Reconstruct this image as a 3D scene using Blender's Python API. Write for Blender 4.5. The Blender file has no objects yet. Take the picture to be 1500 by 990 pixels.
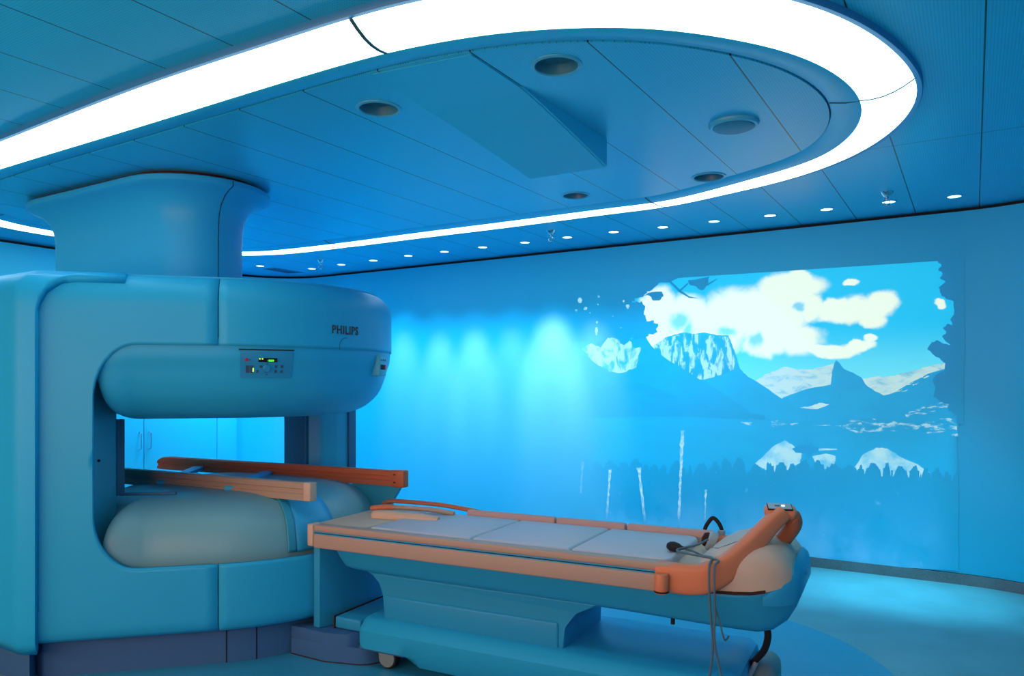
import bpy, bmesh, math, random
from mathutils import Vector, Matrix, Euler
random.seed(7)
PI = math.pi
SC = bpy.context.scene
COL = SC.collection
F, HZ, EYE = 1100.0, 562.0, 1.55          # focal length (px of 1500), horizon row, camera height
ANG = math.radians(31.553)                # the room is turned by this against the camera
U = (math.cos(ANG), -math.sin(ANG)); V = (math.sin(ANG), math.cos(ANG))
ZC, ZI = 2.91, 2.85                       # main ceiling, lowered island
UL, UR, VB, VF = -7.77, 1.14, 6.76, -1.6  # room limits along U and V

def uv2w(u, v): return (U[0]*u + V[0]*v, U[1]*u + V[1]*v)
def w2uv(x, y): return (x*U[0] + y*U[1], x*V[0] + y*V[1])
def at_z(px, py, z):
    h = z - EYE; Z = F*h/(HZ - py)
    return ((px - 750)/F*Z, Z)
def on_wall(px, py, off=0.0):             # point of the back wall: (distance along U, height)
    k = (px - 750)/F
    Z = (VB - off)/(k*V[0] + V[1])
    return (k*Z*U[0] + Z*U[1], EYE + (HZ - py)/F*Z)

# ------------------------------------------------------------------ materials
def nt_new(name):
    m = bpy.data.materials.new(name); m.use_nodes = True
    nt = m.node_tree
    b = nt.nodes['Principled BSDF']
    return m, nt, b
def mat(name, col, rough=.5, spec=.4, metal=0.0, emit=None, es=1.0, noise=0.0, nscale=6.0, bump=0.0, bscale=200.0, coat=0.0):
    m, nt, b = nt_new(name)
    b.inputs['Base Color'].default_value = (*col, 1)
    b.inputs['Roughness'].default_value = rough
    b.inputs['Specular IOR Level'].default_value = spec
    b.inputs['Metallic'].default_value = metal
    b.inputs['Coat Weight'].default_value = coat
    if emit:
        b.inputs['Emission Color'].default_value = (*emit, 1)
        b.inputs['Emission Strength'].default_value = es
    if noise or bump:
        tc = nt.nodes.new('ShaderNodeTexCoord')
    if noise:
        n = nt.nodes.new('ShaderNodeTexNoise'); n.inputs['Scale'].default_value = nscale; n.inputs['Detail'].default_value = 4
        nt.links.new(tc.outputs['Object'], n.inputs['Vector'])
        mx = nt.nodes.new('ShaderNodeMixRGB'); mx.blend_type = 'MIX'
        mx.inputs['Color1'].default_value = (*[c*(1-noise) for c in col], 1)
        mx.inputs['Color2'].default_value = (*[min(1, c*(1+noise)) for c in col], 1)
        nt.links.new(n.outputs['Fac'], mx.inputs['Fac'])
        nt.links.new(mx.outputs['Color'], b.inputs['Base Color'])
    if bump:
        n2 = nt.nodes.new('ShaderNodeTexNoise'); n2.inputs['Scale'].default_value = bscale; n2.inputs['Detail'].default_value = 3
        nt.links.new(tc.outputs['Object'], n2.inputs['Vector'])
        bp = nt.nodes.new('ShaderNodeBump'); bp.inputs['Strength'].default_value = bump; bp.inputs['Distance'].default_value = .002
        nt.links.new(n2.outputs['Fac'], bp.inputs['Height'])
        nt.links.new(bp.outputs['Normal'], b.inputs['Normal'])
    return m

class NG:                                  # tiny helper to chain math nodes
    def __init__(s, nt): s.nt = nt
    def val(s, sock, x):
        if isinstance(x, (int, float)): sock.default_value = x
        else: s.nt.links.new(x, sock)
    def m(s, op, a, b=0.0, c=None, clamp=False):
        n = s.nt.nodes.new('ShaderNodeMath'); n.operation = op; n.use_clamp = clamp
        s.val(n.inputs[0], a); s.val(n.inputs[1], b)
        if c is not None: s.val(n.inputs[2], c)
        return n.outputs[0]
    def step(s, x, lo, hi):
        n = s.nt.nodes.new('ShaderNodeMapRange'); n.interpolation_type = 'SMOOTHSTEP'; n.clamp = True
        s.val(n.inputs['Value'], x); s.val(n.inputs['From Min'], lo); s.val(n.inputs['From Max'], hi)
        return n.outputs[0]
    def mix(s, f, a, b):
        n = s.nt.nodes.new('ShaderNodeMixRGB')
        s.val(n.inputs[0], f)
        for i, c in ((1, a), (2, b)):
            if isinstance(c, tuple): n.inputs[i].default_value = (*c, 1)
            else: s.nt.links.new(c, n.inputs[i])
        return n.outputs[0]
    def coords(s, which='Object'):
        tc = s.nt.nodes.new('ShaderNodeTexCoord')
        sp = s.nt.nodes.new('ShaderNodeSeparateXYZ'); s.nt.links.new(tc.outputs[which], sp.inputs[0])
        return tc.outputs[which], sp.outputs[0], sp.outputs[1], sp.outputs[2]
    def noise(s, vec, scale, detail=4, rough=.55, sx=1, sy=1, sz=1, dist=0):
        mp = s.nt.nodes.new('ShaderNodeMapping'); mp.inputs['Scale'].default_value = (sx, sy, sz)
        s.nt.links.new(vec, mp.inputs[0])
        n = s.nt.nodes.new('ShaderNodeTexNoise'); n.inputs['Scale'].default_value = scale
        n.inputs['Detail'].default_value = detail; n.inputs['Roughness'].default_value = rough; n.inputs['Distortion'].default_value = dist
        s.nt.links.new(mp.outputs[0], n.inputs['Vector'])
        return n.outputs['Fac']

def ceiling_mat(name, col, cross=None):
    """metal ceiling planks: joints along V every 0.43 m, fine perforation, satin gloss"""
    m, nt, b = nt_new(name); g = NG(nt)
    vec, x, y, z = g.coords()
    u = g.m('ADD', g.m('MULTIPLY', x, U[0]), g.m('MULTIPLY', y, U[1]))
    v = g.m('ADD', g.m('MULTIPLY', x, V[0]), g.m('MULTIPLY', y, V[1]))
    fr = g.m('PINGPONG', g.m('ADD', u, 0.39 + 43.0), .215)
    fac = g.m('LESS_THAN', fr, .0032)
    if cross is not None:
        fac = g.m('MAXIMUM', fac, g.m('LESS_THAN', g.m('ABSOLUTE', g.m('SUBTRACT', v, cross)), .003))
    pu = g.m('PINGPONG', u, .006); pv = g.m('PINGPONG', v, .006)
    dot = g.m('LESS_THAN', g.m('ADD', g.m('MULTIPLY', pu, pu), g.m('MULTIPLY', pv, pv)), .0024*.0024)
    c1 = g.mix(g.m('MULTIPLY', dot, .55), col, tuple(c*.25 for c in col))
    c2 = g.mix(fac, c1, (.004, .01, .016))
    nt.links.new(c2, b.inputs['Base Color'])
    b.inputs['Roughness'].default_value = .33
    b.inputs['Specular IOR Level'].default_value = .55
    return m

def floor_mat(name, col, rough, spk=.25):
    m, nt, b = nt_new(name); g = NG(nt)
    vec, x, y, z = g.coords()
    n = g.noise(vec, 260, 2, .6); n2 = g.noise(vec, 3, 4)
    f = g.m('ADD', g.m('MULTIPLY', n, .7), g.m('MULTIPLY', n2, .3))
    nt.links.new(g.mix(g.step(f, .35, .65), tuple(c*(1-spk) for c in col), tuple(c*(1+spk) for c in col)), b.inputs['Base Color'])
    b.inputs['Roughness'].default_value = rough
    b.inputs['Specular IOR Level'].default_value = .45
    return m

M = {}
CASE = (.022, .43, .72)
M['wall'] = mat('painted_wall', (.016, .54, .78), .42, .3)
M['ceiling'] = ceiling_mat('ceiling_planks', (.022, .52, .80), cross=4.80)
M['island'] = ceiling_mat('ceiling_island_planks', (.022, .52, .80))
M['plain_ceiling'] = mat('ceiling_border', (.022, .52, .80), .38, .5)
M['dark'] = mat('dark_gap', (.012, .016, .02), .7, .2)
M['brown_dark'] = mat('dark_brown_gap', (.05, .015, .008), .7, .2)
M['floor'] = floor_mat('speckled_floor', (.15, .35, .38), .28)
M['inlay'] = floor_mat('blue_floor_inlay', (.03, .34, .52), .32, .06)
M['cove'] = floor_mat('grey_cove_skirting', (.16, .20, .21), .6, .35)
M['case'] = mat('scanner_casing', CASE, .42, .22, noise=.03, nscale=2)
M['shell'] = mat('scanner_side_shell', (.016, .46, .82), .45, .22)
M['plinth'] = mat('scanner_plinth', (.045, .15, .33), .5, .35)
M['pole_low'] = mat('beige_scanner_pole', (.17, .41, .47), .42, .4, noise=.04, nscale=3)
M['pillar'] = mat('scanner_pillar', (.03, .34, .50), .45, .4)
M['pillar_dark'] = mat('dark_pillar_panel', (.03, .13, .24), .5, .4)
M['panel'] = mat('control_panel', (.02, .30, .56), .45, .4)
M['button'] = mat('button_grey', (.04, .09, .15), .5, .4)
M['display'] = mat('black_display', (.006, .008, .008), .25, .5)
M['green'] = mat('green_led', (.02, .3, .02), .5, .2, emit=(.10, 1.0, .03), es=1.0)
M['lime'] = mat('lime_led', (.2, .4, .02), .5, .2, emit=(.55, 1.0, .12), es=1.0)
M['red'] = mat('red_led', (.25, .01, .05), .4, .4, emit=(.35, .01, .07), es=.25)
M['letters'] = mat('grey_lettering', (.05, .06, .06), .5, .3)
M['orange'] = mat('orange_rail', (.80, .23, .10), .42, .4)
M['orange_dark'] = mat('dark_orange_rail', (.56, .14, .055), .42, .4)
M['beige'] = mat('beige_rail', (.52, .34, .25), .45, .35)
M['beige_dark'] = mat('brown_beige_rail', (.46, .31, .22), .45, .35)
M['conn'] = mat('pale_blue_box', (.06, .50, .66), .4, .35)
M['pad'] = mat('pink_grey_pad', (.55, .56, .62), .6, .25, noise=.03, nscale=9, bump=.12, bscale=350)
M['pad_side'] = mat('mauve_side_pad', (.58, .36, .32), .6, .25)
M['tray'] = mat('beige_tray', (.70, .47, .33), .5, .3)
M['hood'] = mat('cream_hood', (.66, .45, .33), .45, .35)
M['table'] = mat('table_casing', (.022, .34, .58), .4, .3)
M['table_light'] = mat('table_chassis', (.022, .42, .68), .38, .3)
M['channel'] = mat('blue_channel', (.03, .42, .75), .4, .4)
M['black'] = mat('black_rubber', (.015, .012, .012), .6, .3)
M['cable'] = mat('grey_cable', (.10, .17, .20), .5, .3)
M['grey'] = mat('grey_plastic', (.35, .42, .45), .4, .4)
M['chrome'] = mat('chrome', (.55, .62, .66), .18, .5, metal=1.0)
M['wheel'] = mat('grey_wheel', (.22, .30, .30), .5, .3)
M['can'] = mat('downlight_reflector', (.03, .22, .34), .35, .6)
M['rim'] = mat('downlight_rim', (.06, .46, .68), .35, .5)
M['speaker'] = mat('speaker_cover', (.04, .26, .38), .5, .4)
M['cupboard'] = mat('cupboard_door', (.03, .60, .82), .3, .5)
M['ring'] = mat('ring_diffuser', (.6, .7, .7), .4, .3, emit=(2.4, 3.7, 4.0), es=1.0)
M['lamp'] = mat('lamp_glass', (.6, .7, .7), .4, .3, emit=(2., 2.4, 2.6), es=1.0)
M['joint'] = mat('ring_joint', (.03, .10, .14), .5, .3)
M['fascia'] = mat('ring_fascia', (.03, .24, .50), .45, .4)

# ------------------------------------------------------------------ geometry helpers
def link(name, me, m=None, parent=None, smooth=True, kind=None):
    o = bpy.data.objects.new(name, me); COL.objects.link(o)
    if m is not None: me.materials.append(m)
    if parent is not None: o.parent = parent
    if smooth and me.polygons:
        me.polygons.foreach_set('use_smooth', [True]*len(me.polygons))
        me.update()
        try: me.set_sharp_from_angle(angle=math.radians(38))
        except Exception: pass
    if kind: o['kind'] = kind
    return o
def mesh(name, vs, fs, m=None, parent=None, smooth=True, kind=None, merge=0.0, recalc=False):
    me = bpy.data.meshes.new(name)
    me.from_pydata([tuple(v) for v in vs], [], fs)
    if merge or recalc:
        bm = bmesh.new(); bm.from_mesh(me)
        if merge: bmesh.ops.remove_doubles(bm, verts=bm.verts, dist=merge)
        if recalc: bmesh.ops.recalc_face_normals(bm, faces=bm.faces)
        bm.to_mesh(me); bm.free()
    me.update()
    return link(name, me, m, parent, smooth, kind)
def from_bm(name, bm, m=None, parent=None, smooth=True, kind=None):
    bmesh.ops.recalc_face_normals(bm, faces=bm.faces)
    me = bpy.data.meshes.new(name); bm.to_mesh(me); bm.free(); me.update()
    return link(name, me, m, parent, smooth, kind)
def bm_box(bm, x0, x1, y0, y1, z0, z1, r=0.0, seg=3, mtx=None):
    t = bmesh.new()
    bmesh.ops.create_cube(t, size=1.0)
    for v in t.verts:
        v.co = Vector(((x0+x1)/2 + v.co.x*(x1-x0), (y0+y1)/2 + v.co.y*(y1-y0), (z0+z1)/2 + v.co.z*(z1-z0)))
    if r > 0:
        bmesh.ops.bevel(t, geom=list(t.edges), offset=r, segments=seg, profile=.5, affect='EDGES')
    if mtx is not None: bmesh.ops.transform(t, matrix=mtx, verts=t.verts)
    me = bpy.data.meshes.new('t'); t.to_mesh(me); t.free(); bm.from_mesh(me); bpy.data.meshes.remove(me)
def box(name, x0, x1, y0, y1, z0, z1, m, parent=None, r=0.0, seg=3, mtx=None, kind=None):
    bm = bmesh.new(); bm_box(bm, x0, x1, y0, y1, z0, z1, r, seg, mtx)
    return from_bm(name, bm, m, parent, True, kind)
def bm_loft(bm, rings, closed=True, cap0=False, cap1=False):
    n = len(rings[0]); R = [[bm.verts.new(p) for p in r] for r in rings]
    for a, b in zip(R, R[1:]):
        for i in range(n if closed else n-1):
            j = (i+1) % n
            try: bm.faces.new((a[i], a[j], b[j], b[i]))
            except ValueError: pass
    if cap0: bm.faces.new(R[0][::-1])
    if cap1: bm.faces.new(R[-1])
def loft(name, rings, m, parent=None, closed=True, cap0=True, cap1=True, kind=None):
    bm = bmesh.new(); bm_loft(bm, rings, closed, cap0, cap1)
    return from_bm(name, bm, m, parent, True, kind)
def catmull(pts, n=8, closed=False):
    P = [Vector(p) for p in pts]; out = []; N = len(P)
    for i in range(N if closed else N-1):
        if closed: p0, p1, p2, p3 = P[i-1], P[i], P[(i+1) % N], P[(i+2) % N]
        else: p0, p1, p2, p3 = P[max(i-1, 0)], P[i], P[i+1], P[min(i+2, N-1)]
        for k in range(n):
            t = k/n
            out.append(.5*((2*p1) + (-p0+p2)*t + (2*p0-5*p1+4*p2-p3)*t*t + (-p0+3*p1-3*p2+p3)*t*t*t))
    if not closed: out.append(P[-1])
    return out
def bm_tube(bm, pts, rad, n=12, flat=1.0):
    P = [Vector(p) for p in pts]; rings = []
    T0 = (P[1]-P[0]).normalized()
    up = Vector((0, 0, 1)) if abs(T0.z) < .9 else Vector((1, 0, 0))
    N = (up - T0*up.dot(T0)).normalized()
    for i, p in enumerate(P):
        T = (P[min(i+1, len(P)-1)] - P[max(i-1, 0)]).normalized()
        N = (N - T*N.dot(T)).normalized(); B = T.cross(N)
        r = rad if isinstance(rad, (int, float)) else rad[min(len(rad)-1, i)]
        rings.append([p + N*(math.cos(2*PI*k/n)*r) + B*(math.sin(2*PI*k/n)*r*flat) for k in range(n)])
    bm_loft(bm, rings, True, True, True)
def tube(name, pts, rad, m, parent=None, n=12, flat=1.0):
    bm = bmesh.new(); bm_tube(bm, pts, rad, n, flat)
    return from_bm(name, bm, m, parent)
def lathe(name, prof, m, parent=None, n=48, c=(0, 0, 0), a0=0.0, a1=2*PI, caps=True):
    bm = bmesh.new(); full = abs(a1-a0-2*PI) < 1e-6
    rings = []
    for r, z in prof:
        r = max(r, 1e-4)
        rings.append([(c[0]+r*math.cos(a0+(a1-a0)*k/n), c[1]+r*math.sin(a0+(a1-a0)*k/n), c[2]+z) for k in range(n if full else n+1)])
    bm_loft(bm, rings, full, full and caps, full and caps)
    return from_bm(name, bm, m, parent)
def extrude_poly(name, pts, z0, z1, m, parent=None, kind=None, r=0.0):
    bm = bmesh.new()
    rings = [[(x, y, z0) for x, y in pts], [(x, y, z1) for x, y in pts]]
    bm_loft(bm, rings, True, True, True)
    if r:
        es = [e for e in bm.edges if abs(e.verts[0].co.z-e.verts[1].co.z) < 1e-6]
        bmesh.ops.bevel(bm, geom=es, offset=r, segments=3, profile=.5, affect='EDGES')
    return from_bm(name, bm, m, parent, True, kind)
def round_poly(pts, rads, n=8):
    out = []; N = len(pts)
    for i in range(N):
        p = Vector(pts[i]); a = Vector(pts[i-1]); b = Vector(pts[(i+1) % N])
        r = rads[i] if isinstance(rads, (list, tuple)) else rads
        d1 = (a-p).normalized(); d2 = (b-p).normalized()
        an = d1.angle(d2)
        if r < 1e-5 or an > PI-.01: out.append((p.x, p.y)); continue
        t = r/math.tan(an/2); s = p+d1*t; e = p+d2*t
        c = p + (d1+d2).normalized()*(r/math.sin(an/2))
        va = s-c; vb = e-c; tot = va.angle_signed(vb) if hasattr(va, 'angle_signed') else 0
        A = math.atan2(va.y, va.x); Bn = math.atan2(vb.y, vb.x); dA = (Bn-A+PI) % (2*PI) - PI
        for k in range(n+1):
            q = A+dA*k/n; out.append((c.x+r*math.cos(q), c.y+r*math.sin(q)))
    return out
def normals2(pts, closed=True):
    """outward normals of a counter-clockwise outline"""
    N = len(pts); out = []
    for i in range(N):
        a = pts[i-1] if closed or i else pts[i]; b = pts[(i+1) % N] if closed or i < N-1 else pts[i]
        dx, dy = b[0]-a[0], b[1]-a[1]; l = math.hypot(dx, dy) or 1
        out.append((dy/l, -dx/l))
    return out
def off2(pts, d, closed=True):
    return [(p[0]+n[0]*d, p[1]+n[1]*d) for p, n in zip(pts, normals2(pts, closed))]
def empty(name, loc, label, cat, rz=0.0, group=None):
    o = bpy.data.objects.new(name, None); COL.objects.link(o); o.empty_display_size = .1
    o.location = loc; o.rotation_euler = (0, 0, rz)
    o['label'] = label; o['category'] = cat
    if group: o['group'] = group
    return o
def tag(o, label, cat, group=None):
    o['label'] = label; o['category'] = cat
    if group: o['group'] = group
    return o

# ------------------------------------------------------------------ the room shell
corner = round_poly([(UL, VF), (UR, VF), (UR, VB), (UL, VB)], [.5, .5, 1.25, .85], 14)
N1 = 15
loop_w = [uv2w(*p) for p in corner]
def wall(name, uvpts):
    inn = [uv2w(*p) for p in uvpts]
    out = [uv2w(*p) for p in off2(uvpts, .12, False)]
    zs = (.085, ZC-.028)
    vs = []; n = len(inn)
    for z in zs: vs += [(x, y, z) for x, y in inn]
    for z in zs: vs += [(x, y, z) for x, y in out]
    fs = []
    for i in range(n-1):
        fs += [(i, i+1, n+i+1, n+i), (2*n+i, 3*n+i, 3*n+i+1, 2*n+i+1), (i, 2*n+i, 2*n+i+1, i+1), (n+i, n+i+1, 3*n+i+1, 3*n+i)]
    fs += [(0, n, 3*n, 2*n), (n-1, 3*n-1, 4*n-1, 2*n-1)]
    return mesh(name, vs, fs, M['wall'], None, True, 'structure', recalc=True)
def strip(name, uvpts, z0, z1, t0, t1, m):
    a = off2(uvpts, t0, True); b = off2(uvpts, t1, True)
    rings = [[(*uv2w(*p), z0) for p in a], [(*uv2w(*p), z1) for p in a], [(*uv2w(*p), z1) for p in b], [(*uv2w(*p), z0) for p in b]]
    rings.append(rings[0])
    bm = bmesh.new(); bm_loft(bm, rings, True)
    bmesh.ops.remove_doubles(bm, verts=bm.verts, dist=1e-5)
    return from_bm(name, bm, m, None, True, 'structure')
c = corner
# corner points come in four arcs of 15: front-left, front-right, back-right, back-left
a_fl, a_fr, a_br, a_bl = c[0:15], c[15:30], c[30:45], c[45:60]
def seg_pts(p, q, n=8): return [(p[0]+(q[0]-p[0])*t, p[1]+(q[1]-p[1])*t) for t in [.0015, .006]+[k/n for k in range(1, n)]+[.994, .9985]]
wall('wall_front', a_fl[7:] + seg_pts(a_fl[-1], a_fr[0]) + a_fr[:8])
wall('wall_right', a_fr[7:] + seg_pts(a_fr[-1], a_br[0]) + a_br[:8])
wall('wall_back', a_br[7:] + seg_pts(a_br[-1], a_bl[0]) + a_bl[:8])
wall('wall_left', a_bl[7:] + seg_pts(a_bl[-1], a_fl[0]) + a_fl[:8])
strip('trim_1', c, ZC-.028, ZC, .035, .12, M['dark'])          # black shadow gap under the ceiling
strip('baseboard_all', c, 0.0, .082, -.012, .12, M['cove'])
strip('trim_2', c, .0815, .0855, -.004, .05, M['dark'])
outl = off2(c, .12, True)
extrude_poly('floor', [uv2w(*p) for p in outl], -.06, 0.0, M['floor'], None, 'structure')
extrude_poly('ceiling', [uv2w(*p) for p in outl], ZC, ZC+.06, M['ceiling'], None, 'structure')

# ------------------------------------------------------------------ light ring and lowered island
def proj(pts, z): return [at_z(px, py, z) for px, py in pts]
ZO, ZN = 2.885, 2.838
outer_px = [(200, 130), (420, 57), (500, 31)]
o_vis1 = proj(outer_px, ZO)
o_vis2 = proj([(1263, 40), (1300, 66), (1330, 95), (1345, 120), (1346.5, 140), (1330, 170), (1310, 190), (1280, 212), (1225, 240), (1150, 264),
               (1050, 286), (980, 301), (900, 311), (740, 332.5), (620, 347), (500, 362), (440, 369), (400, 371.5), (345, 373)], ZO)
o_vis3 = proj([(68, 343), (0, 331)], ZO)
O_L = [(-4.42, 5.98), (-4.28, 5.38), (-3.86, 4.84), (-3.38, 4.51), (-2.83, 4.15)]
outer = o_vis1 + [(-.32, 2.615), (.12, 2.49), (.62, 2.50), (1.02, 2.63)] + o_vis2 + [(-3.42, 7.52)] + o_vis3 + O_L
inner = (proj([(420, 119), (560, 78.5), (640, 62), (720, 49), (780, 43), (950, 40), (1100, 62), (1180, 84), (1240, 118), (1262, 146), (1265, 165),
               (1255, 190), (1230, 214), (1190, 236), (1100, 263), (980, 294), (900, 304), (740, 325), (620, 340), (500, 356), (400, 367), (345, 369)], ZN)
         + [(-3.30, 7.05)] + proj([(68, 337), (0, 322)], ZN) + [(-4.03, 5.55), (-3.86, 5.12), (-3.50, 4.80), (-3.06, 4.50)] + proj([(200, 187)], ZN))
def resample(pts, n, start):
    cc = catmull([(p[0], p[1], 0) for p in pts], 10, True)
    k0 = min(range(len(cc)), key=lambda i: (cc[i].x-start[0])**2+(cc[i].y-start[1])**2)
    cc = cc[k0:]+cc[:k0]
    L = [0]
    for i in range(len(cc)): L.append(L[-1]+(cc[(i+1) % len(cc)]-cc[i]).length)
    out = []; j = 0
    for k in range(n):
        t = L[-1]*k/n
        while L[j+1] < t: j += 1
        f = (t-L[j])/max(1e-9, L[j+1]-L[j]); a = cc[j]; b = cc[(j+1) % len(cc)]
        out.append((a.x+(b.x-a.x)*f, a.y+(b.y-a.y)*f))
    return out
NR = 240
Or = resample(outer, NR*4, (2.0, 4.2))
Ir = resample(inner, NR, (1.76, 4.1))
def nearest_pts(src, dst):
    res = []
    for p in src:
        q = min(dst, key=lambda d: (d[0]-p[0])**2+(d[1]-p[1])**2); res.append(q)
    return res
def smooth2(pts, it=6):
    for _ in range(it):
        pts = [((pts[i-1][0]+2*pts[i][0]+pts[(i+1) % len(pts)][0])/4, (pts[i-1][1]+2*pts[i][1]+pts[(i+1) % len(pts)][1])/4) for i in range(len(pts))]
    return pts
Ir = smooth2(Ir, 10)
Om = smooth2(nearest_pts(Ir, Or), 8)
area = sum(Ir[i-1][0]*Ir[i][1]-Ir[i][0]*Ir[i-1][1] for i in range(NR))
if area < 0: Ir.reverse(); Om.reverse()
In2 = smooth2(off2(Ir, -.125), 4)
ring = empty('ring_light', (0, 0, 0), 'long white glowing ring of light on the ceiling around the lowered panels', 'ceiling light')
def lerp2(a, b, t): return [(p[0]+(q[0]-p[0])*t, p[1]+(q[1]-p[1])*t) for p, q in zip(a, b)]
def ring3(pts, z): return [(x, y, z) for x, y in pts]
prof = [(0, ZO), (.18, ZO-.022), (.38, ZO-.040), (.58, ZO-.050), (.78, ZO-.052), (1.0, ZN)]
loft('diffuser', [ring3(lerp2(Om, Ir, t), z) for t, z in prof], M['ring'], ring, True, False, False)
Oo = off2(Om, .022)
loft('fascia', [ring3(Om, ZO), ring3(Oo, ZO-.002), ring3(off2(Om, .026), ZO+.004), ring3(off2(Om, .026), ZC)], M['fascia'], ring, True, False, False)
loft('border', [ring3(Ir, ZN), ring3(off2(Ir, -.010), ZN-.003), ring3(off2(Ir, -.06), ZN+.001), ring3(In2, ZN+.014), ring3(off2(In2, -.008), ZN+.02), ring3(off2(In2, -.008), ZC)],
     M['plain_ceiling'], ring, True, False, False)
def joint(px, py, w=.0095):
    p = at_z(px, py, ZO-.02)
    i = min(range(NR), key=lambda k: min((Om[k][0]-p[0])**2+(Om[k][1]-p[1])**2, 9))
    bm = bmesh.new()
    a, b = Vector(Om[i]), Vector(Ir[i]); d = (b-a).normalized(); s = Vector((-d.y, d.x))*w/2
    rings = []
    e = In2[i]
    zz = prof + [(1.0, ZN)]
    pts = [(a.lerp(b, t), z) for t, z in prof]
    pts += [(Vector(off2(Ir, -.06)[i]), ZN+.001), (Vector(e), ZN+.014)] if w < .01 else []
    for q, z in pts: rings.append([(q.x-s.x, q.y-s.y, z-.003), (q.x+s.x, q.y+s.y, z-.003), (q.x+s.x, q.y+s.y, z+.006), (q.x-s.x, q.y-s.y, z+.006)])
    bm_loft(bm, rings, True, True, True)
    from_bm('joint', bm, M['joint'], ring, False)
joint(503, 32, .016); joint(1343, 120); joint(978, 300); joint(517, 359); joint(-260, 300)
# island: panels inside the border
isl = off2(In2, -.013)
bm = bmesh.new(); bm_loft(bm, [ring3(isl, ZI), ring3(isl, ZI+.05)], True, True, True)
from_bm('ceiling_island', bm, M['island'], None, False, 'structure')
gap = off2(In2, -.006)
loft('trim_3', [ring3(off2(In2, -.004), ZI+.012), ring3(off2(In2, -.02), ZI+.012)], M['dark'], None, True, False, False, 'structure')
# floor inlay repeats the ring outline
fo = [p for p in Oo]
bm = bmesh.new(); bm_loft(bm, [ring3(fo, .0), ring3(fo, .0015)], True, False, True)
from_bm('floor_inlay', bm, M['inlay'], None, False, 'structure')

# drop flap of the island (air outlet)
fl = empty('air_flap', (*at_z(700, 160, ZI), ZI), 'blue sloping ceiling flap hanging open from the lowered panels', 'air vent')
def L3(x, y, z): return (x-fl.location.x, y-fl.location.y, z-fl.location.z)
s0, s1 = at_z(545, 108, ZI), at_z(690, 79, ZI)
b0, b1 = at_z(622, 157, ZI-.004), at_z(762, 128, ZI-.004)
zd = ZI-.150
e0, e1 = at_z(778, 262, zd), at_z(886, 245, zd)
rows = [((*s0, ZI-.004), (*s1, ZI-.004)), ((*b0, ZI-.006), (*b1, ZI-.006))]
for t in (.08, .2, .4, .6, .8, 1.0):
    zz = ZI-.006-(zd-ZI+.006)*-1*t if False else ZI-.006+(zd-ZI+.006)*(t**1.12)
    rows.append(((b0[0]+(e0[0]-b0[0])*t, b0[1]+(e0[1]-b0[1])*t, zz), (b1[0]+(e1[0]-b1[0])*t, b1[1]+(e1[1]-b1[1])*t, zz)))
bm = bmesh.new()
rings = [[L3(*a), L3(*b), L3(b[0], b[1], b[2]+.010), L3(a[0], a[1], a[2]+.010)] for a, b in rows]
bm_loft(bm, rings, True, True, True)
from_bm('flap_panel', bm, M['plain_ceiling'], fl, True)
for nm, k, sg in (('side_plate', 1, -1), ('side_plate', 0, 1)):
    P = [r[k] for r in rows[1:]]
    bm = bmesh.new()
    ct = (P[-1][0]-P[0][0], P[-1][1]-P[0][1]); l = math.hypot(*ct); nrm = (sg*-ct[1]/l*.012, sg*ct[0]/l*.012)
    rr = []
    for p in P:
        q = (p[0]+nrm[0], p[1]+nrm[1])
        rr.append([L3(p[0], p[1], p[2]+.004), L3(q[0], q[1], p[2]+.004), L3(q[0], q[1], ZI), L3(p[0], p[1], ZI)])
    bm_loft(bm, rr, True, True, True)
    from_bm(nm, bm, M['plain_ceiling'], fl, False)

# ------------------------------------------------------------------ lamps and fittings in the ceiling
CANS = []
can_specs = [(555, 159, 56, 'unlit downlight left of the hanging ceiling flap'), (815, 96, 64, 'largest unlit downlight, between the flap and the near side of the ring'),
             (843, 286, 36, 'small unlit downlight close to the far side of the ring, beyond the flap tip'), (1038, 259, 42, 'unlit downlight between the round speaker and the far side of the ring')]

# holes are cut into the island for the cans
def cut_can(px, py, w, label):
    x, y = at_z(px, py, ZI); r = w/2*y/F
    e = empty('downlight', (x, y, ZI), label, 'downlight', 0, 'unlit downlights of the lowered ceiling')
    lathe('rim', [(r, .03), (r, -.004), (r*1.04, -.007), (r*1.13, -.006), (r*1.19, -.003), (r*1.2, .0), (r*1.02, .0), (r*1.02, .03)], M['rim'], e, 40, caps=False)
    bm = bmesh.new()
    pr = [(r*.999, 0), (r*.97, .02), (r*.92, .040), (r*.8, .044), (.002, .045)]
    bm_loft(bm, [[(q*math.cos(2*PI*k/40), q*math.sin(2*PI*k/40), z) for k in range(40)] for q, z in pr], True, False, True)
    from_bm('reflector', bm, M['can'], e)
    CANS.append((x, y, r*1.01))
for s in can_specs: cut_can(*s)
isl_o = bpy.data.objects['ceiling_island']
cut_bm = bmesh.new()
for x, y, r in CANS:
    bm_loft(cut_bm, [[(x+r*math.cos(2*PI*k/40), y+r*math.sin(2*PI*k/40), z) for k in range(40)] for z in (ZI-.1, ZI+.2)], True, True, True)
cut = from_bm('cutter', cut_bm)
md = isl_o.modifiers.new('b', 'BOOLEAN'); md.object = cut; md.operation = 'DIFFERENCE'; md.solver = 'EXACT'
dg = bpy.context.evaluated_depsgraph_get()
new = bpy.data.meshes.new_from_object(isl_o.evaluated_get(dg))
isl_o.modifiers.clear(); isl_o.data = new
bpy.data.objects.remove(cut)

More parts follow.
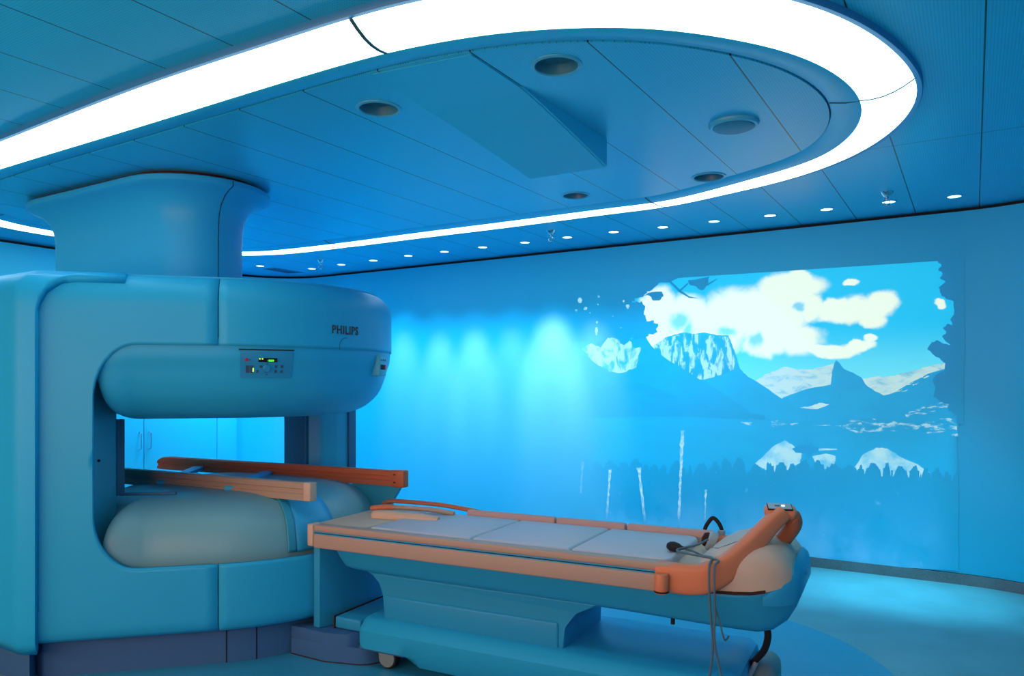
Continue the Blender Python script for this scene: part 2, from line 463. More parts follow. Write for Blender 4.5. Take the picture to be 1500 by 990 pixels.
x, y = at_z(1075, 181, ZI)
sp = empty('ceiling_speaker', (x, y, ZI), 'round flat ceiling speaker with a raised rim, right of the flap', 'speaker')
r = 36*y/F
lathe('rim', [(r, .0), (r, -.008), (r*.94, -.018), (r*.84, -.020), (r*.80, -.016), (r*.80, .0)], M['rim'], sp, 48)
lathe('cover', [(r*.80, -.002), (r*.80, -.021), (r*.72, -.026), (.001, -.026)], M['speaker'], sp, 48)

LAMP_PX = [(381, 389), (457, 393), (500, 387), (547, 381), (598, 374), (651, 368), (707, 361.5), (769, 354.5), (831, 347), (899, 339), (971, 332),
           (1046, 323.5), (1128, 315), (1211, 306), (1302, 295), (1398, 287)]
LAMP_LABEL = ['small lit ceiling spot nearest the ceiling shroud of the scanner', 'small lit ceiling spot just left of the sprinkler nearest the scanner',
 'small lit ceiling spot just right of the sprinkler nearest the scanner', 'fourth small lit ceiling spot counted from the scanner shroud',
 'fifth small lit ceiling spot counted from the scanner shroud', 'sixth small lit ceiling spot counted from the scanner shroud',
 'seventh small lit ceiling spot counted from the scanner shroud', 'small lit ceiling spot just left of the middle sprinkler',
 'small lit ceiling spot just right of the middle sprinkler', 'second small lit ceiling spot to the right of the middle sprinkler',
 'third small lit ceiling spot to the right of the middle sprinkler', 'fourth small lit ceiling spot to the right of the middle sprinkler',
 'third small lit ceiling spot left of the rightmost sprinkler, counted from it including touching one', 'second small lit ceiling spot from the rightmost sprinkler, on its left',
 'small lit ceiling spot touching the rightmost sprinkler in view', 'rightmost small lit ceiling spot, beside the right ceiling joint']
LAMP_LABEL[12] = 'second small lit ceiling spot to the left of the rightmost sprinkler'
LAMP_LABEL[13] = 'first small lit ceiling spot to the left of the rightmost sprinkler'
SPOT = []
def spot_fix(x, y, label):
    e = empty('ceiling_spot', (x, y, ZC), label, 'spotlight', 0, 'row of small lit ceiling spots along the wall')
    lathe('trim_ring', [(.044, -.001), (.044, -.006), (.051, -.006), (.054, 0), (.050, .001)], M['rim'], e, 28)
    lathe('lens', [(.044, .0), (.044, -.004), (.03, -.0055), (.001, -.006)], M['lamp'], e, 28)
    return e
for (px, py), lb in zip(LAMP_PX, LAMP_LABEL):
    x, y = at_z(px, py, ZC); spot_fix(x, y, lb); SPOT.append((x, y))

def sprinkler(px, py, label):
    x, y = at_z(px, py, ZC)
    e = empty('sprinkler', (x, y, ZC), label, 'sprinkler', 0, 'sprinkler heads on the ceiling')
    lathe('rosette', [(.045, 0), (.043, -.006), (.020, -.034), (.016, -.036), (.001, -.036)], M['chrome'], e, 24)
    lathe('body', [(.014, -.034), (.014, -.055), (.009, -.058), (.001, -.058)], M['chrome'], e, 16)
    bm = bmesh.new()
    for s in (-1, 1):
        bm_tube(bm, catmull([(s*.013, 0, -.054), (s*.020, 0, -.068), (s*.016, 0, -.086), (s*.004, 0, -.094)], 4), .0035, 8)
    from_bm('frame_arms', bm, M['chrome'], e)
    lathe('deflector', [(.004, -.092), (.022, -.096), (.022, -.098), (.001, -.099)], M['chrome'], e, 16)
sprinkler(470, 381, 'sprinkler head nearest the scanner, on the ceiling by the corner')
sprinkler(807, 338, 'middle sprinkler head on the ceiling above the bright wall streaks')
sprinkler(1299, 281, 'rightmost sprinkler head in view, on the ceiling above the landscape picture')

# vent grille in the corner of the ceiling
gp = [at_z(px, py, ZC) for px, py in [(385, 393.5), (404, 391.8), (447, 399.2), (420, 399.8)]]
gc = (sum(p[0] for p in gp)/4, sum(p[1] for p in gp)/4)
gr = empty('ceiling_grille', (*gc, ZC), 'dark flat grille in the ceiling at the far corner', 'air vent')
extrude_poly('frame', [(p[0]-gc[0], p[1]-gc[1]) for p in gp], -.006, 0, M['speaker'], gr)
for k in range(7):
    t = (k+.7)/7.6
    a = Vector(gp[0]).lerp(Vector(gp[3]), t)-Vector(gc); b = Vector(gp[1]).lerp(Vector(gp[2]), t)-Vector(gc)
    d = (b-a).normalized(); s = Vector((-d.y, d.x))*.012; a += d*.04; b -= d*.04
    extrude_poly('slat', [(a-s)[:], (b-s)[:], (b+s)[:], (a+s)[:]], -.011, -.006, M['pillar_dark'], gr)

# ------------------------------------------------------------------ cupboards on the left wall, seen through the scanner
def Wl(u, v): return uv2w(u, v)
def cupboard(v0, v1, label, two=True):
    e = empty('cupboard', (*uv2w(UL+.0, v0), 0), label, 'cupboard', -ANG, 'pale blue cupboards along the far left wall')
    w = v1-v0
    box('body', .012, .30, .002, w-.002, .085, 2.12, M['cupboard'], e, .004)
    box('plinth_board', .012, .27, .004, w-.004, .0, .085, M['pillar_dark'], e)
    for k in range(2 if two else 1):
        a, b = (k*w/2+.004, (k+1)*w/2-.004) if two else (.004, w-.004)
        d = box('door', .302, .322, a, b, .09, 2.11, M['cupboard'], e, .003)
        if not two: continue
        hy = b-.05 if k == 0 else a+.05
        tube('handle', catmull([(.322, hy, .86), (.352, hy, .865), (.358, hy, .89), (.358, hy, 1.01), (.352, hy, 1.035), (.322, hy, 1.04)], 5), .006, M['chrome'], d, 8)
UCF = UL+.322
def v_at(px):
    k = (px-750)/F   # X=k*Z ; X=U0*u+V0*v ; Z=U1*u+V1*v
    return UCF*(k*U[1]-U[0])/(V[0]-k*V[1])
vA, vB = v_at(211), v_at(318)
wd = vB-vA
cupboard(vA-wd, vB, 'tall pale blue double-door cupboard seen through the scanner opening, with a pair of bar handles')
cupboard(vB, min(vB+wd*.8, VB-.87), 'tall pale blue cupboard nearest the far corner, partly behind the scanner pillar', False)

# ------------------------------------------------------------------ the open scanner
CX, CY = -1.82, 5.03
mag = empty('open_mri_scanner', (CX, CY, 0), 'huge blue open scanner with two round poles joined by pillars, shroud up to ceiling', 'scanner', -ANG)
def w2m(x, y): dx, dy = x-CX, y-CY; return (dx*U[0]+dy*U[1], dx*V[0]+dy*V[1])
NX, NY = .050, -1.364
s2 = math.sqrt(.5)
SL = (.707-NX)/s2
# outline from hidden left nose, round the front corner, along the flat front to the seam, then the round right side and the hidden back
left_o = round_poly([(-1.15, -.70), (-.60, -1.364), (NX, NY), (.707, -.707), (.2, 0)], [.2, .25, .10, 0, 0], 10)[:-1]
left_o = [p for p in left_o]
def dens(pts, step):
    out = [pts[0]]
    for a, b in zip(pts, pts[1:]):
        l = math.hypot(b[0]-a[0], b[1]-a[1]); n = max(1, int(l/step))
        for k in range(1, n+1): out.append((a[0]+(b[0]-a[0])*k/n, a[1]+(b[1]-a[1])*k/n))
    return out
# insert precise stations along the diagonal
S0, S1 = .311, .523                       # opening edge, end of its rounded corner (metres from the nose corner)
def diag(s): return (NX+s2*s, NY+s2*s)
stations = [.10, .14, .18, .22, .26, .29, S0] + [S0+(S1-S0)*(1-math.cos(k/14*PI/2)) for k in range(1, 15)] + [.56, .62, .70, .78, .86, SL-.003]
i_c = max(i for i, p in enumerate(left_o) if p[0] < NX+.11 and p[1] < -1.1)
left_o = dens(left_o[:i_c+1], .08) + [diag(s) for s in stations if NX+s2*s > left_o[i_c][0]+.01]
def s_of(p): return (p[0]-NX)/s2 if (p[0] > NX-.05 and p[1] > NY-.01 and abs((p[0]-p[1])-1.414) < .03) else -1
arc_o = [(math.cos(math.radians(a)), math.sin(math.radians(a))) for a in [-44.83]+list(range(-42, 64, 3))]
right_o = arc_o + dens([(.20, 1.06), (-.10, 1.20)], .1) + [(-.6, 1.2), (-1.15, .75), (-1.25, 0), (-1.15, -.68)]
full_o = left_o + right_o
nrm_all = normals2(full_o, True)
# the tangent of the flat front is kept at the seam
TOP = [(0, 1.995), (.006, 2.03), (.02, 2.068), (.05, 2.108), (.075, 2.126), (.095, 2.134)]
BOT = [(.075, .20), (.03, .207), (.008, .23), (0, .265)]
ZL, ZU = .572, 1.757
def col_pts(i, prof2, extra=0.0):
    p = full_o[i]; n = nrm_all[i]
    return [(p[0]+n[0]*(extra-d), p[1]+n[1]*(extra-d), z) for d, z in prof2]
def lin(a, b, n): return [a+(b-a)*k/n for k in range(n+1)]
def lims(i):
    s = s_of(full_o[i]) if i < len(left_o) else 9
    if s < S0+1e-6: return None
    if s >= S1: return (ZL, ZU)
    t = (s-S0)/(S1-S0); h = 1-math.sqrt(max(0, 1-(1-t)**2)); rz = .30
    return (ZL+rz*h, ZU-rz*h)
def cover(name, idx, part, m, thick=.03):
    vs = []; fs = []; cols = []
    for i in idx:
        L = lims(i)
        lo, hi = (1.16, 1.16) if L is None else L
        if part == 'U': pr = [(0, z) for z in lin(hi, 1.995, 14)] + TOP[1:]
        else: pr = BOT + [(0, z) for z in lin(.265, lo, 14)[1:]]
        cols.append(col_pts(i, pr))
    n = len(cols[0])
    for cpt in cols: vs += cpt
    for a in range(len(cols)-1):
        for k in range(n-1):
            fs.append((a*n+k, (a+1)*n+k, (a+1)*n+k+1, a*n+k+1))
    return vs, fs
def finish(name, sets, m, thick=.03):
    vs = []; fs = []
    for v, f in sets:
        o = len(vs); vs += v; fs += [tuple(q+o for q in t) for t in f]
    ob = mesh(name, vs, fs, m, mag, True, None, merge=.0004)
    md = ob.modifiers.new('s', 'SOLIDIFY'); md.thickness = thick; md.offset = -1; md.use_rim = True
    return ob
nl = len(left_o)
li = list(range(nl)); ri = list(range(nl, len(full_o)))
finish('front_cover', [cover('', li, 'U', None), cover('', li, 'L', None)], M['case'])
uc = finish('upper_cover', [cover('', ri, 'U', None)], M['case'])
finish('lower_cover', [cover('', ri, 'L', None)], M['case'])
inset = [(p[0]-n[0]*.085, p[1]-n[1]*.085) for p, n in zip(full_o, nrm_all)]
extrude_poly('top_panel', inset, 2.09, 2.1375, M['case'], mag)
ins2 = [(p[0]-n[0]*.032, p[1]-n[1]*.032) for p, n in zip(full_o, nrm_all)]
extrude_poly('upper_core', ins2, ZU+.006, 1.98, M['dark'], mag)
extrude_poly('lower_core', ins2, .24, ZL-.03, M['dark'], mag)
# side shell: wraps the left nose, its edge sweeps over the top of the front cover
def shell():
    OFF = .046
    pr = [(.03, .165), (.006, .175), (0, .20)] + [(0, z) for z in lin(.20, 1.98, 12)[1:]] + [(0, 2.02), (.012, 2.06), (.035, 2.095), (.06, 2.115), (.085, 2.13), (.12, 2.142)]
    q = [0]
    for a, b in zip(pr, pr[1:]): q.append(q[-1]+math.hypot(b[0]-a[0], b[1]-a[1]))
    def at(qq):
        for k in range(len(q)-1):
            if qq <= q[k+1]+1e-9:
                t = (qq-q[k])/(q[k+1]-q[k]); return (pr[k][0]+(pr[k+1][0]-pr[k][0])*t, pr[k][1]+(pr[k+1][1]-pr[k][1])*t)
        return pr[-1]
    s_split, s_c, s_e = .060, .24, .46
    hid = [full_o[i] for i in li if s_of(full_o[i]) < 0]; hn = [nrm_all[i] for i in li if s_of(full_o[i]) < 0]
    sts = [(p, n, 0.0) for p, n in zip(hid, hn)]
    dn = (s2, -s2)
    qtop = next(qq for qq, p in zip(q, pr) if p[1] > 2.10); qs = next(qq for qq, p in zip(q, pr) if p[1] >= 1.97)-.12
    sl = [x for x in (s_split-.012, s_split) if x > s_of(left_o[len(hid)])-.02]
    for k in range(0, 13):
        t = k/12; s = s_split+(s_c-s_split)*(1-math.cos(t*PI/2)); qq = qs+(qtop-qs)*math.sin(t*PI/2)
        sts.append((diag(s), dn, qq if k else -1))
    sts.append((diag(s_e), dn, qtop))
    vs = []; fs = []; n = 26
    cols = []
    for p, nn, q0 in sts:
        cc = []
        for w in (0, 1):
            pass
        if q0 <= 0: lo = 0.0
        else: lo = q0
        # rows: lower half 0..qs, upper half qs..end ; a cut column collapses its lower rows onto the edge
        for k in range(n+1):
            base = q[-1]*k/n
            qq = max(base, lo) if lo else base
            d, z = at(qq)
            cc.append((p[0]+nn[0]*(OFF-d), p[1]+nn[1]*(OFF-d), z))
        cols.append(cc)
    # the edge column exists twice: full height for the nose, cut for the sweep
    for cc in cols: vs += cc
    for a in range(len(cols)-1):
        for k in range(n): fs.append((a*(n+1)+k, (a+1)*(n+1)+k, (a+1)*(n+1)+k+1, a*(n+1)+k+1))
    # drop faces of the sweep that have collapsed
    me = bpy.data.meshes.new('side_shell'); me.from_pydata(vs, [], fs)
    bm = bmesh.new(); bm.from_mesh(me)
    bmesh.ops.remove_doubles(bm, verts=bm.verts, dist=.0003)
    bmesh.ops.dissolve_degenerate(bm, edges=bm.edges, dist=.0003)
    bm.to_mesh(me); bm.free()
    ob = link('side_shell', me, M['shell'], mag)
    md = ob.modifiers.new('s', 'SOLIDIFY'); md.thickness = .044; md.offset = -1
shell()
# plinth, in three lengths with joints
pl_l = [(p[0]-n[0]*.11, p[1]-n[1]*.11) for p, n in zip(full_o, nrm_all)]
extrude_poly('plinth', pl_l, 0.0, .235, M['plinth'], mag)
sh = [(p[0]-n[0]*.02, p[1]-n[1]*.02) for p, n in zip(full_o, nrm_all)]
k1 = max(i for i in li if s_of(full_o[i]) < 0)
extrude_poly('shell_foot', sh[:k1+1] + [(-.5, -.9)], 0.0, .19, M['plinth'], mag)
for a in (-43.2, -33.0):
    ca, sa = math.cos(math.radians(a)), math.sin(math.radians(a))
    box('plinth_joint', -.0015, .0015, -.003, .003, .0, .2, M['dark'], mag, mtx=Matrix.Translation((ca*.891, sa*.891, 0)) @ Matrix.Rotation(math.radians(a), 4, 'Z'))
# poles: round, with a pillow-shaped end that follows the flat front towards the pillar
def smooth_prof(pr): return [(p.x, p.y) for p in catmull([(a, b, 0) for a, b in pr], 4)]
def pole(name, pr, m, zm, s_beg, s_len):
    pr = smooth_prof(pr); n = 96
    bm = bmesh.new()
    rings = [[(max(r, 1e-4)*math.cos(2*PI*k/n-PI/4), max(r, 1e-4)*math.sin(2*PI*k/n-PI/4), z) for k in range(n)] for r, z in pr]
    bm_loft(bm, rings, True, True, True)
    ft = [q for q in pr if q[0] > .45]
    cols = []
    st_ = [s_beg+s_len*(1-math.cos(k/16*PI/2)) for k in range(17)] + [s_beg+s_len+(SL-s_beg-s_len)*k/6 for k in range(1, 7)]
    for s in st_:
        t = min(1, (s-s_beg)/s_len); e = max(0.0, 1-(1-t)**2.4)**(1/2.4); p = diag(s); c_ = []
        for r, z in ft:
            d = (1-r)*(.35+.65*t) + (1-e)*.05
            zz = zm+(z-zm)*max(e, .02)
            c_.append((p[0]-s2*d, p[1]+s2*d, zz))
        cols.append(c_)
    bm_loft(bm, cols, False)
    # the end is closed towards the pole so that no gap shows
    return from_bm(name, bm, m, mag)
UP = [(.99, 1.80), (.99, 1.745), (.985, 1.69), (.965, 1.63), (.945, 1.56), (.91, 1.485), (.86, 1.43), (.80, 1.388), (.72, 1.36), (.60, 1.347), (.3, 1.343), (.001, 1.343)]
pole('upper_pole', UP, M['case'], 1.555, S0+.012, .17)
LP = [(.91, .53), (.915, .60), (.905, .67), (.88, .75), (.825, .815), (.745, .862), (.64, .89), (.5, .90), (.25, .903), (.001, .903)]
pole('lower_pole', LP, M['pole_low'], .70, S0+.028, .20)
# thin dark line where the upper cover meets the pole: lip ring
# pillars
pf = round_poly([(.185, -1.175), (.0, -.84), (-.6, -.95), (-.6, -1.25)], [.02, .05, .05, .02], 6)
extrude_poly('pillar', pf, .5, 1.78, M['pillar'], mag)
pb = round_poly([(-.07, 1.15), (-.085, .98), (-.125, .86), (-.20, .80), (-.50, .86), (-.50, 1.15)], [.02, .1, .1, .004, .02, .02], 6)
extrude_poly('pillar', pb, .5, 1.78, M['pillar'], mag)
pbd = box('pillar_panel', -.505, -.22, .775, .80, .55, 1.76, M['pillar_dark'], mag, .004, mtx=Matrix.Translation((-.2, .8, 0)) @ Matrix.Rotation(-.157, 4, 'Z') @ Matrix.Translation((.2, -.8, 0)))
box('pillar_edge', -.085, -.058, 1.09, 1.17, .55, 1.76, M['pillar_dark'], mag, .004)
# dark post and foot at the inner end of the front pillar
bm = bmesh.new()
bm_box(bm, -.035, -.004, -.848, -.80, .905, 1.345, .004)
bm_box(bm, -.012, .30, -.832, -.806, .905, .922, .004, mtx=Matrix.Translation((0, -.82, 0)) @ Matrix.Rotation(math.radians(38), 4, 'Z') @ Matrix.Translation((0, .82, 0)))
from_bm('bore_post', bm, M['pillar_dark'], mag)
lathe('hole', [(.008, 0), (.008, .004), (.001, .0045)], M['black'], mag, 14, (0, 0, 0)).matrix_local = Matrix.Translation((.115, -1.02, 1.13)) @ Matrix.Rotation(math.radians(-33), 4, 'Z') @ Matrix.Rotation(PI/2, 4, 'Y')
# rear slab carrying the shroud
A = w2m(-2.10, 4.99); B = w2m(-3.04, 5.56)
def stadium(r, n=20):
    d = math.atan2(B[1]-A[1], B[0]-A[0])
    return ([(A[0]+r*math.cos(d+PI+a), A[1]+r*math.sin(d+PI+a)) for a in [(-PI/2+PI*k/n) for k in range(n+1)]]
            + [(B[0]+r*math.cos(d+a), B[1]+r*math.sin(d+a)) for a in [(-PI/2+PI*k/n) for k in range(n+1)]])
extrude_poly('rear_slab', stadium(.42), 1.80, 2.11, M['case'], mag, r=.05)
RB = .29
sp_ = [(0, 2.09), (0, 2.45), (.003, 2.56), (.012, 2.63), (.036, 2.69), (.085, 2.742), (.14, 2.769), (.172, 2.779), (.180, 2.786), (.180, 2.815), (.172, 2.822)]
loft('ceiling_shroud', [[(x, y, z) for x, y in stadium(RB+d)] for d, z in sp_], M['case'], mag)
loft('shroud_gap', [[(x, y, z) for x, y in stadium(RB+.12)] for z in (2.81, ZI)], M['brown_dark'], mag)
# vertical seam on the shroud, continuing the cover seam
st = stadium(RB); 
def seam_idx():
    best = None
    for i, p in enumerate(st):
        X = CX+U[0]*p[0]+V[0]*p[1]; Y = CY+U[1]*p[0]+V[1]*p[1]
        if Y < 5.2 and p[0] > A[0]-.05:
            e = abs(750+F*X/Y-315)
            if best is None or e < best[0]: best = (e, i)
    return best[1]
si = seam_idx(); sn = normals2(st)[si]; spp = st[si]; tg = (-sn[1], sn[0])
rings = []
for d, z in [(0, 2.09), (0, 2.45), (.003, 2.56), (.012, 2.63), (.036, 2.69), (.085, 2.742), (.14, 2.769), (.172, 2.779), (.181, 2.786), (.181, 2.815)]:
    rings.append([(spp[0]+sn[0]*(d+o)+tg[0]*w, spp[1]+sn[1]*(d+o)+tg[1]*w, z-(.0012 if d > .02 else 0)) for o, w in ((.0012, -.0022), (.0012, .0022), (-.004, .0022), (-.004, -.0022))])
loft('shroud_seam', rings, M['dark'], mag)

# control panel on the upper pole
import bisect
upz = sorted([(z, r) for r, z in smooth_prof(UP) if r > .5])
def pole_r(z):
    for (z0, r0), (z1, r1) in zip(upz, upz[1:]):
        if z0 <= z <= z1: return r0+(r1-r0)*(z-z0)/max(1e-9, z1-z0)
    return upz[-1][1]
def az_of(px, R):
    k = (px-750)/F; d = Vector((k, 1)).normalized(); Cw = Vector((CX, CY))
    b = d.dot(Cw); t = b-math.sqrt(max(0, b*b-(Cw.length_squared-R*R)))
    p = w2m(*(d*t)); return math.atan2(p[1], p[0]), (d*t).y
a_l, yl = az_of(352, .98); a_r, yr = az_of(428, .98)
zt_, zb_ = EYE+(HZ-513)/F*yl, EYE+(HZ-552)/F*yl
def pan(fx, fy, o):            # fx,fy 0..1 over the panel (y down) -> point on the pole surface, lifted by o
    z = zt_+(zb_-zt_)*fy; a = a_l+(a_r-a_l)*fx; r = pole_r(z)
    dz = .01; sl = (pole_r(z+dz)-pole_r(z-dz))/(2*dz); nn = Vector((math.cos(a), math.sin(a), -sl)).normalized()
    return Vector((r*math.cos(a), r*math.sin(a), z))+nn*o
def patch(bm, x0, x1, y0, y1, o0, o1, nx=6, ny=3, rd=0):
    def P(i, j, o):
        fx = x0+(x1-x0)*i/nx; fy = y0+(y1-y0)*j/ny
        return pan(fx, fy, o)
    top = [[bm.verts.new(P(i, j, o1)) for j in range(ny+1)] for i in range(nx+1)]
    bot = [[bm.verts.new(P(i, j, o0)) for j in range(ny+1)] for i in range(nx+1)]
    for i in range(nx):
        for j in range(ny):
            bm.faces.new((top[i][j], top[i+1][j], top[i+1][j+1], top[i][j+1]))
            bm.faces.new((bot[i][j], bot[i][j+1], bot[i+1][j+1], bot[i+1][j]))
    for i in range(nx):
        bm.faces.new((top[i][0], bot[i][0], bot[i+1][0], top[i+1][0])); bm.faces.new((top[i][ny], top[i+1][ny], bot[i+1][ny], bot[i][ny]))
    for j in range(ny):
        bm.faces.new((top[0][j], top[0][j+1], bot[0][j+1], bot[0][j])); bm.faces.new((top[nx][j], bot[nx][j], bot[nx][j+1], top[nx][j+1]))
bm = bmesh.new(); patch(bm, 0, 1, .0, 1, -.01, .007, 12, 6)
cp = from_bm('control_panel', bm, M['panel'], mag); cp['label'] = 'flat blue control panel with green display'
def patches(name, lst, m, o=.010, parent=None):
    for l in lst:
        bm = bmesh.new(); patch(bm, *l, .006, o, 3, 1); from_bm(name, bm, m, parent or cp, False)
# displays: 16..28 % etc. taken from the panel in the photograph
bm = bmesh.new(); patch(bm, .335, .69, .27, .41, .006, .0095, 8, 2); dsp = from_bm('display', bm, M['display'], cp)
patches('indicator', [(.345, .37, .275, .32), (.395, .42, .275, .32)], M['lime'], .0105, dsp)
for k in range(5): patches('digit', [(.525+k*.021, .541+k*.021, .325, .392)], M['green'], .0105, dsp)
patches('digit', [(.50, .515, .355, .366)], M['green'], .0105, dsp)
patches('indicator', [(.645, .66, .34, .37)], M['red'], .0105, dsp)
bm = bmesh.new()
pc = pan(.115, .335, .006); pn = (pan(.115, .335, .02)-pc).normalized()
def knob(name, fx, fy, r, h, m):
    p = pan(fx, fy, .005); n = (pan(fx, fy, .03)-p).normalized()
    ob = lathe(name, [(r, 0), (r, h*.6), (r*.8, h), (.0005, h*1.05)], m, cp, 20)
    ob.matrix_local = Matrix.Translation(p) @ n.to_track_quat('Z', 'Y').to_matrix().to_4x4()
knob('stop_button', .115, .335, .0095, .008, M['red'])
knob('dial', .50, .66, .021, .014, M['panel'])
patches('button', [(.10, .17, .55, .83), (.185, .235, .55, .83), (.25, .255, .55, .60), (.30, .34, .72, .82), (.36, .41, .54, .63), (.655, .70, .53, .63), (.655, .70, .72, .82), (.77, .82, .53, .63), (.77, .82, .72, .82),
                   (.488, .515, .475, .50), (.488, .515, .88, .905), (.17, .19, .325, .355)], M['button'], .0090)
patches('indicator', [(.228, .252, .645, .785)], M['lime'], .011)
bm = bmesh.new(); patch(bm, -.03, 1.02, -.055, -.012, -.004, .006, 10, 1); from_bm('dark_slot', bm, M['dark'], mag)
# small arc panel line on the upper cover
def arc_pt(px, py, o):
    a, Y = az_of(px, 1.0); z = EYE+(HZ-py)/F*Y
    return Vector(((1+o)*math.cos(a), (1+o)*math.sin(a), z))
tube('flap_line', catmull([arc_pt(497.5, 512, .0), arc_pt(497.6, 506, .0), arc_pt(499.5, 499, .0), arc_pt(504, 495.3, .0), arc_pt(509, 495.2, .0)], 5), .0011, M['dark'], mag, 6)
# lettering bent onto the upper cover
cu = bpy.data.curves.new('lettering', 'FONT'); cu.body = 'PHILIPS'; cu.size = 1.0; cu.extrude = .0; cu.offset = .022; cu.space_character = 1.14; cu.resolution_u = 3
to = bpy.data.objects.new('lettering', cu); COL.objects.link(to)
dg = bpy.context.evaluated_depsgraph_get(); dg.update()
me = bpy.data.meshes.new_from_object(to.evaluated_get(dg)); bpy.data.objects.remove(to)
xs = [v.co.x for v in me.vertices]; ys = [v.co.y for v in me.vertices]
aL, yL = az_of(486.5, 1.0); aR, yR = az_of(524.5, 1.0)
z1_ = EYE+(HZ-475.5)/F*yL; z0_ = EYE+(HZ-488.5)/F*yL
bm = bmesh.new(); bm.from_mesh(me)
for v in bm.verts:
    fx = (v.co.x-min(xs))/(max(xs)-min(xs)); fy = (v.co.y-min(ys))/(max(ys)-min(ys))
    a = aL+(aR-aL)*fx; v.co = Vector((1.0025*math.cos(a), 1.0025*math.sin(a), z0_+(z1_-z0_)*fy))
ex = bmesh.ops.extrude_face_region(bm, geom=list(bm.faces))
for v in ex['geom']:
    if isinstance(v, bmesh.types.BMVert):
        q = math.hypot(v.co.x, v.co.y); v.co.x *= .999/q; v.co.y *= .999/q
bpy.data.meshes.remove(me)
lt = from_bm('lettering', bm, M['letters'], mag, False); lt['label'] = 'dark capital lettering'
# connector box at the right end of the upper pole
aB = math.radians(20)
mb = Matrix.Rotation(aB, 4, 'Z') @ Matrix.Translation((.945, 0, 0))
cb = box('connector_box', 0, .068, -.055, .055, 1.60, 1.735, M['conn'], mag, .008, mtx=mb)
for k in range(3): box('socket', .067, .0695, -.04+k*.032, -.024+k*.032, 1.695, 1.707, M['button'], cb, mtx=mb)
for k in range(4): box('socket', .067, .071, -.046+k*.024, -.027+k*.024, 1.64, 1.672, M['black'] if k < 3 else M['red'], cb, .002, mtx=mb)

# docking channel on the lower pole (blue groove on the table side)
lpz = smooth_prof(LP)
def dock_strip(a0, a1, nm, m, o):
    rings = []
    for r, z in lpz[3:-9]:
        if r < .42: continue
        a0r = a0+(a1-a0)*0; 
        ring_ = []
        for k in range(7):
            a = math.radians(a0+(a1-a0)*k/6); ring_.append(((r+o)*math.cos(a), (r+o)*math.sin(a), z+o*.6))
        rings.append(ring_)
    vs = [p for r_ in rings for p in r_]; fs = []
    for i in range(len(rings)-1):
        for k in range(6): fs.append((i*7+k, i*7+k+1, (i+1)*7+k+1, (i+1)*7+k))
    ob = mesh(nm, vs, fs, m, mag, True)
    md = ob.modifiers.new('s', 'SOLIDIFY'); md.thickness = .012; md.offset = 0
dock_strip(-20, -3, 'docking_channel', M['channel'], .006)
dock_strip(-22.5, -19.5, 'channel_edge', M['pillar'], .010)

# patient rails inside the scanner (frame turned 5 degrees against it)
RA = math.radians(-27)
def rail_frame(): return None
def rail_pts(pxa, pya, pxb, pyb, z):
    a = at_z(pxa, pya, z); b = at_z(pxb, pyb, z)
    return Vector(w2m(*a)), Vector(w2m(*b))
def rail(name, pa, pb, zt, h, w, m, nose):
    d = (pb-pa).normalized(); n = Vector((-d.y, d.x)); L = (pb-pa).length
    # cross-section with a long groove in the near face
    sec = [(0, -h), (w, -h), (w, -.006), (w-.006, 0), (.008, 0), (0, -.008), (0, -h*.34), (.008, -h*.38), (.008, -h*.62), (0, -h*.66)]
    rings = []
    for t, drop in ([(0, .6), (.02, .32), (.06, .10), (.12, .0)] if nose else [(0, 0)]) + [(L-.05, 0), (L-.012, 0), (L, .02)]:
        k = 1
        rings.append([(pa.x+d.x*t+n.x*y, pa.y+d.y*t+n.y*y, zt+(z*(1-drop*.6)-drop*h*.55 if nose and t < .2 else z)) for y, z in sec])
    loft(name, rings, m, mag)
pa, pb = rail_pts(178, 686, 454, 708, .98)
rail('patient_rail', pa, pb, .98, .103, .05, M['beige_dark'], False)
d = (pb-pa).normalized(); n = Vector((-d.y, d.x))
box('rail_cap', -.05, .004, -.003, .053, .875, .983, M['hood'], mag, .006, mtx=Matrix.Translation((pb.x, pb.y, 0)) @ Matrix.Rotation(math.atan2(d.y, d.x), 4, 'Z'))
pa2, pb2 = rail_pts(230, 668, 591, 690.5, .98)
fr_ = rail('patient_rail', pa2, pb2, .98, .10, .055, M['orange_dark'], True)
d2 = (pb2-pa2).normalized()
m2 = Matrix.Translation((pb2.x, pb2.y, 0)) @ Matrix.Rotation(math.atan2(d2.y, d2.x), 4, 'Z')
box('rail_cap', -.10, .002, -.004, .06, .872, .984, M['orange_dark'], mag, .010, mtx=m2)
for zz in (.955, .905): box('screw', -.075, -.06, -.007, -.003, zz-.004, zz+.004, M['black'], mag, mtx=m2)
# bridge carrying both rails, and curved bracket under the right end of the far rail
br = bmesh.new()
for t in (.25, .62):
    q = pa.lerp(pb, t); q2 = pa2.lerp(pb2, t*.8)
    dd = (q2-q); l = dd.length
    bm_box(br, 0, l, -.04, .04, .895, .925, .006, mtx=Matrix.Translation((q.x, q.y, 0)) @ Matrix.Rotation(math.atan2(dd.y, dd.x), 4, 'Z'))
from_bm('rail_bridge', br, M['case'], mag)
bk = [(-.42, .885), (-.02, .885), (-.045, .86), (-.085, .80), (-.115, .74), (-.135, .68), (-.14, .60), (-.46, .60), (-.46, .8)]
vs = [(x, yy, z) for yy in (.012, .042) for x, z in bk]; nb = len(bk)
fs = [tuple(range(nb))[::-1], tuple(range(nb, 2*nb))] + [(i, (i+1) % nb, nb+(i+1) % nb, nb+i) for i in range(nb)]
ob = mesh('rail_bracket', vs, fs, M['pillar'], mag, True, recalc=True); ob.matrix_local = m2

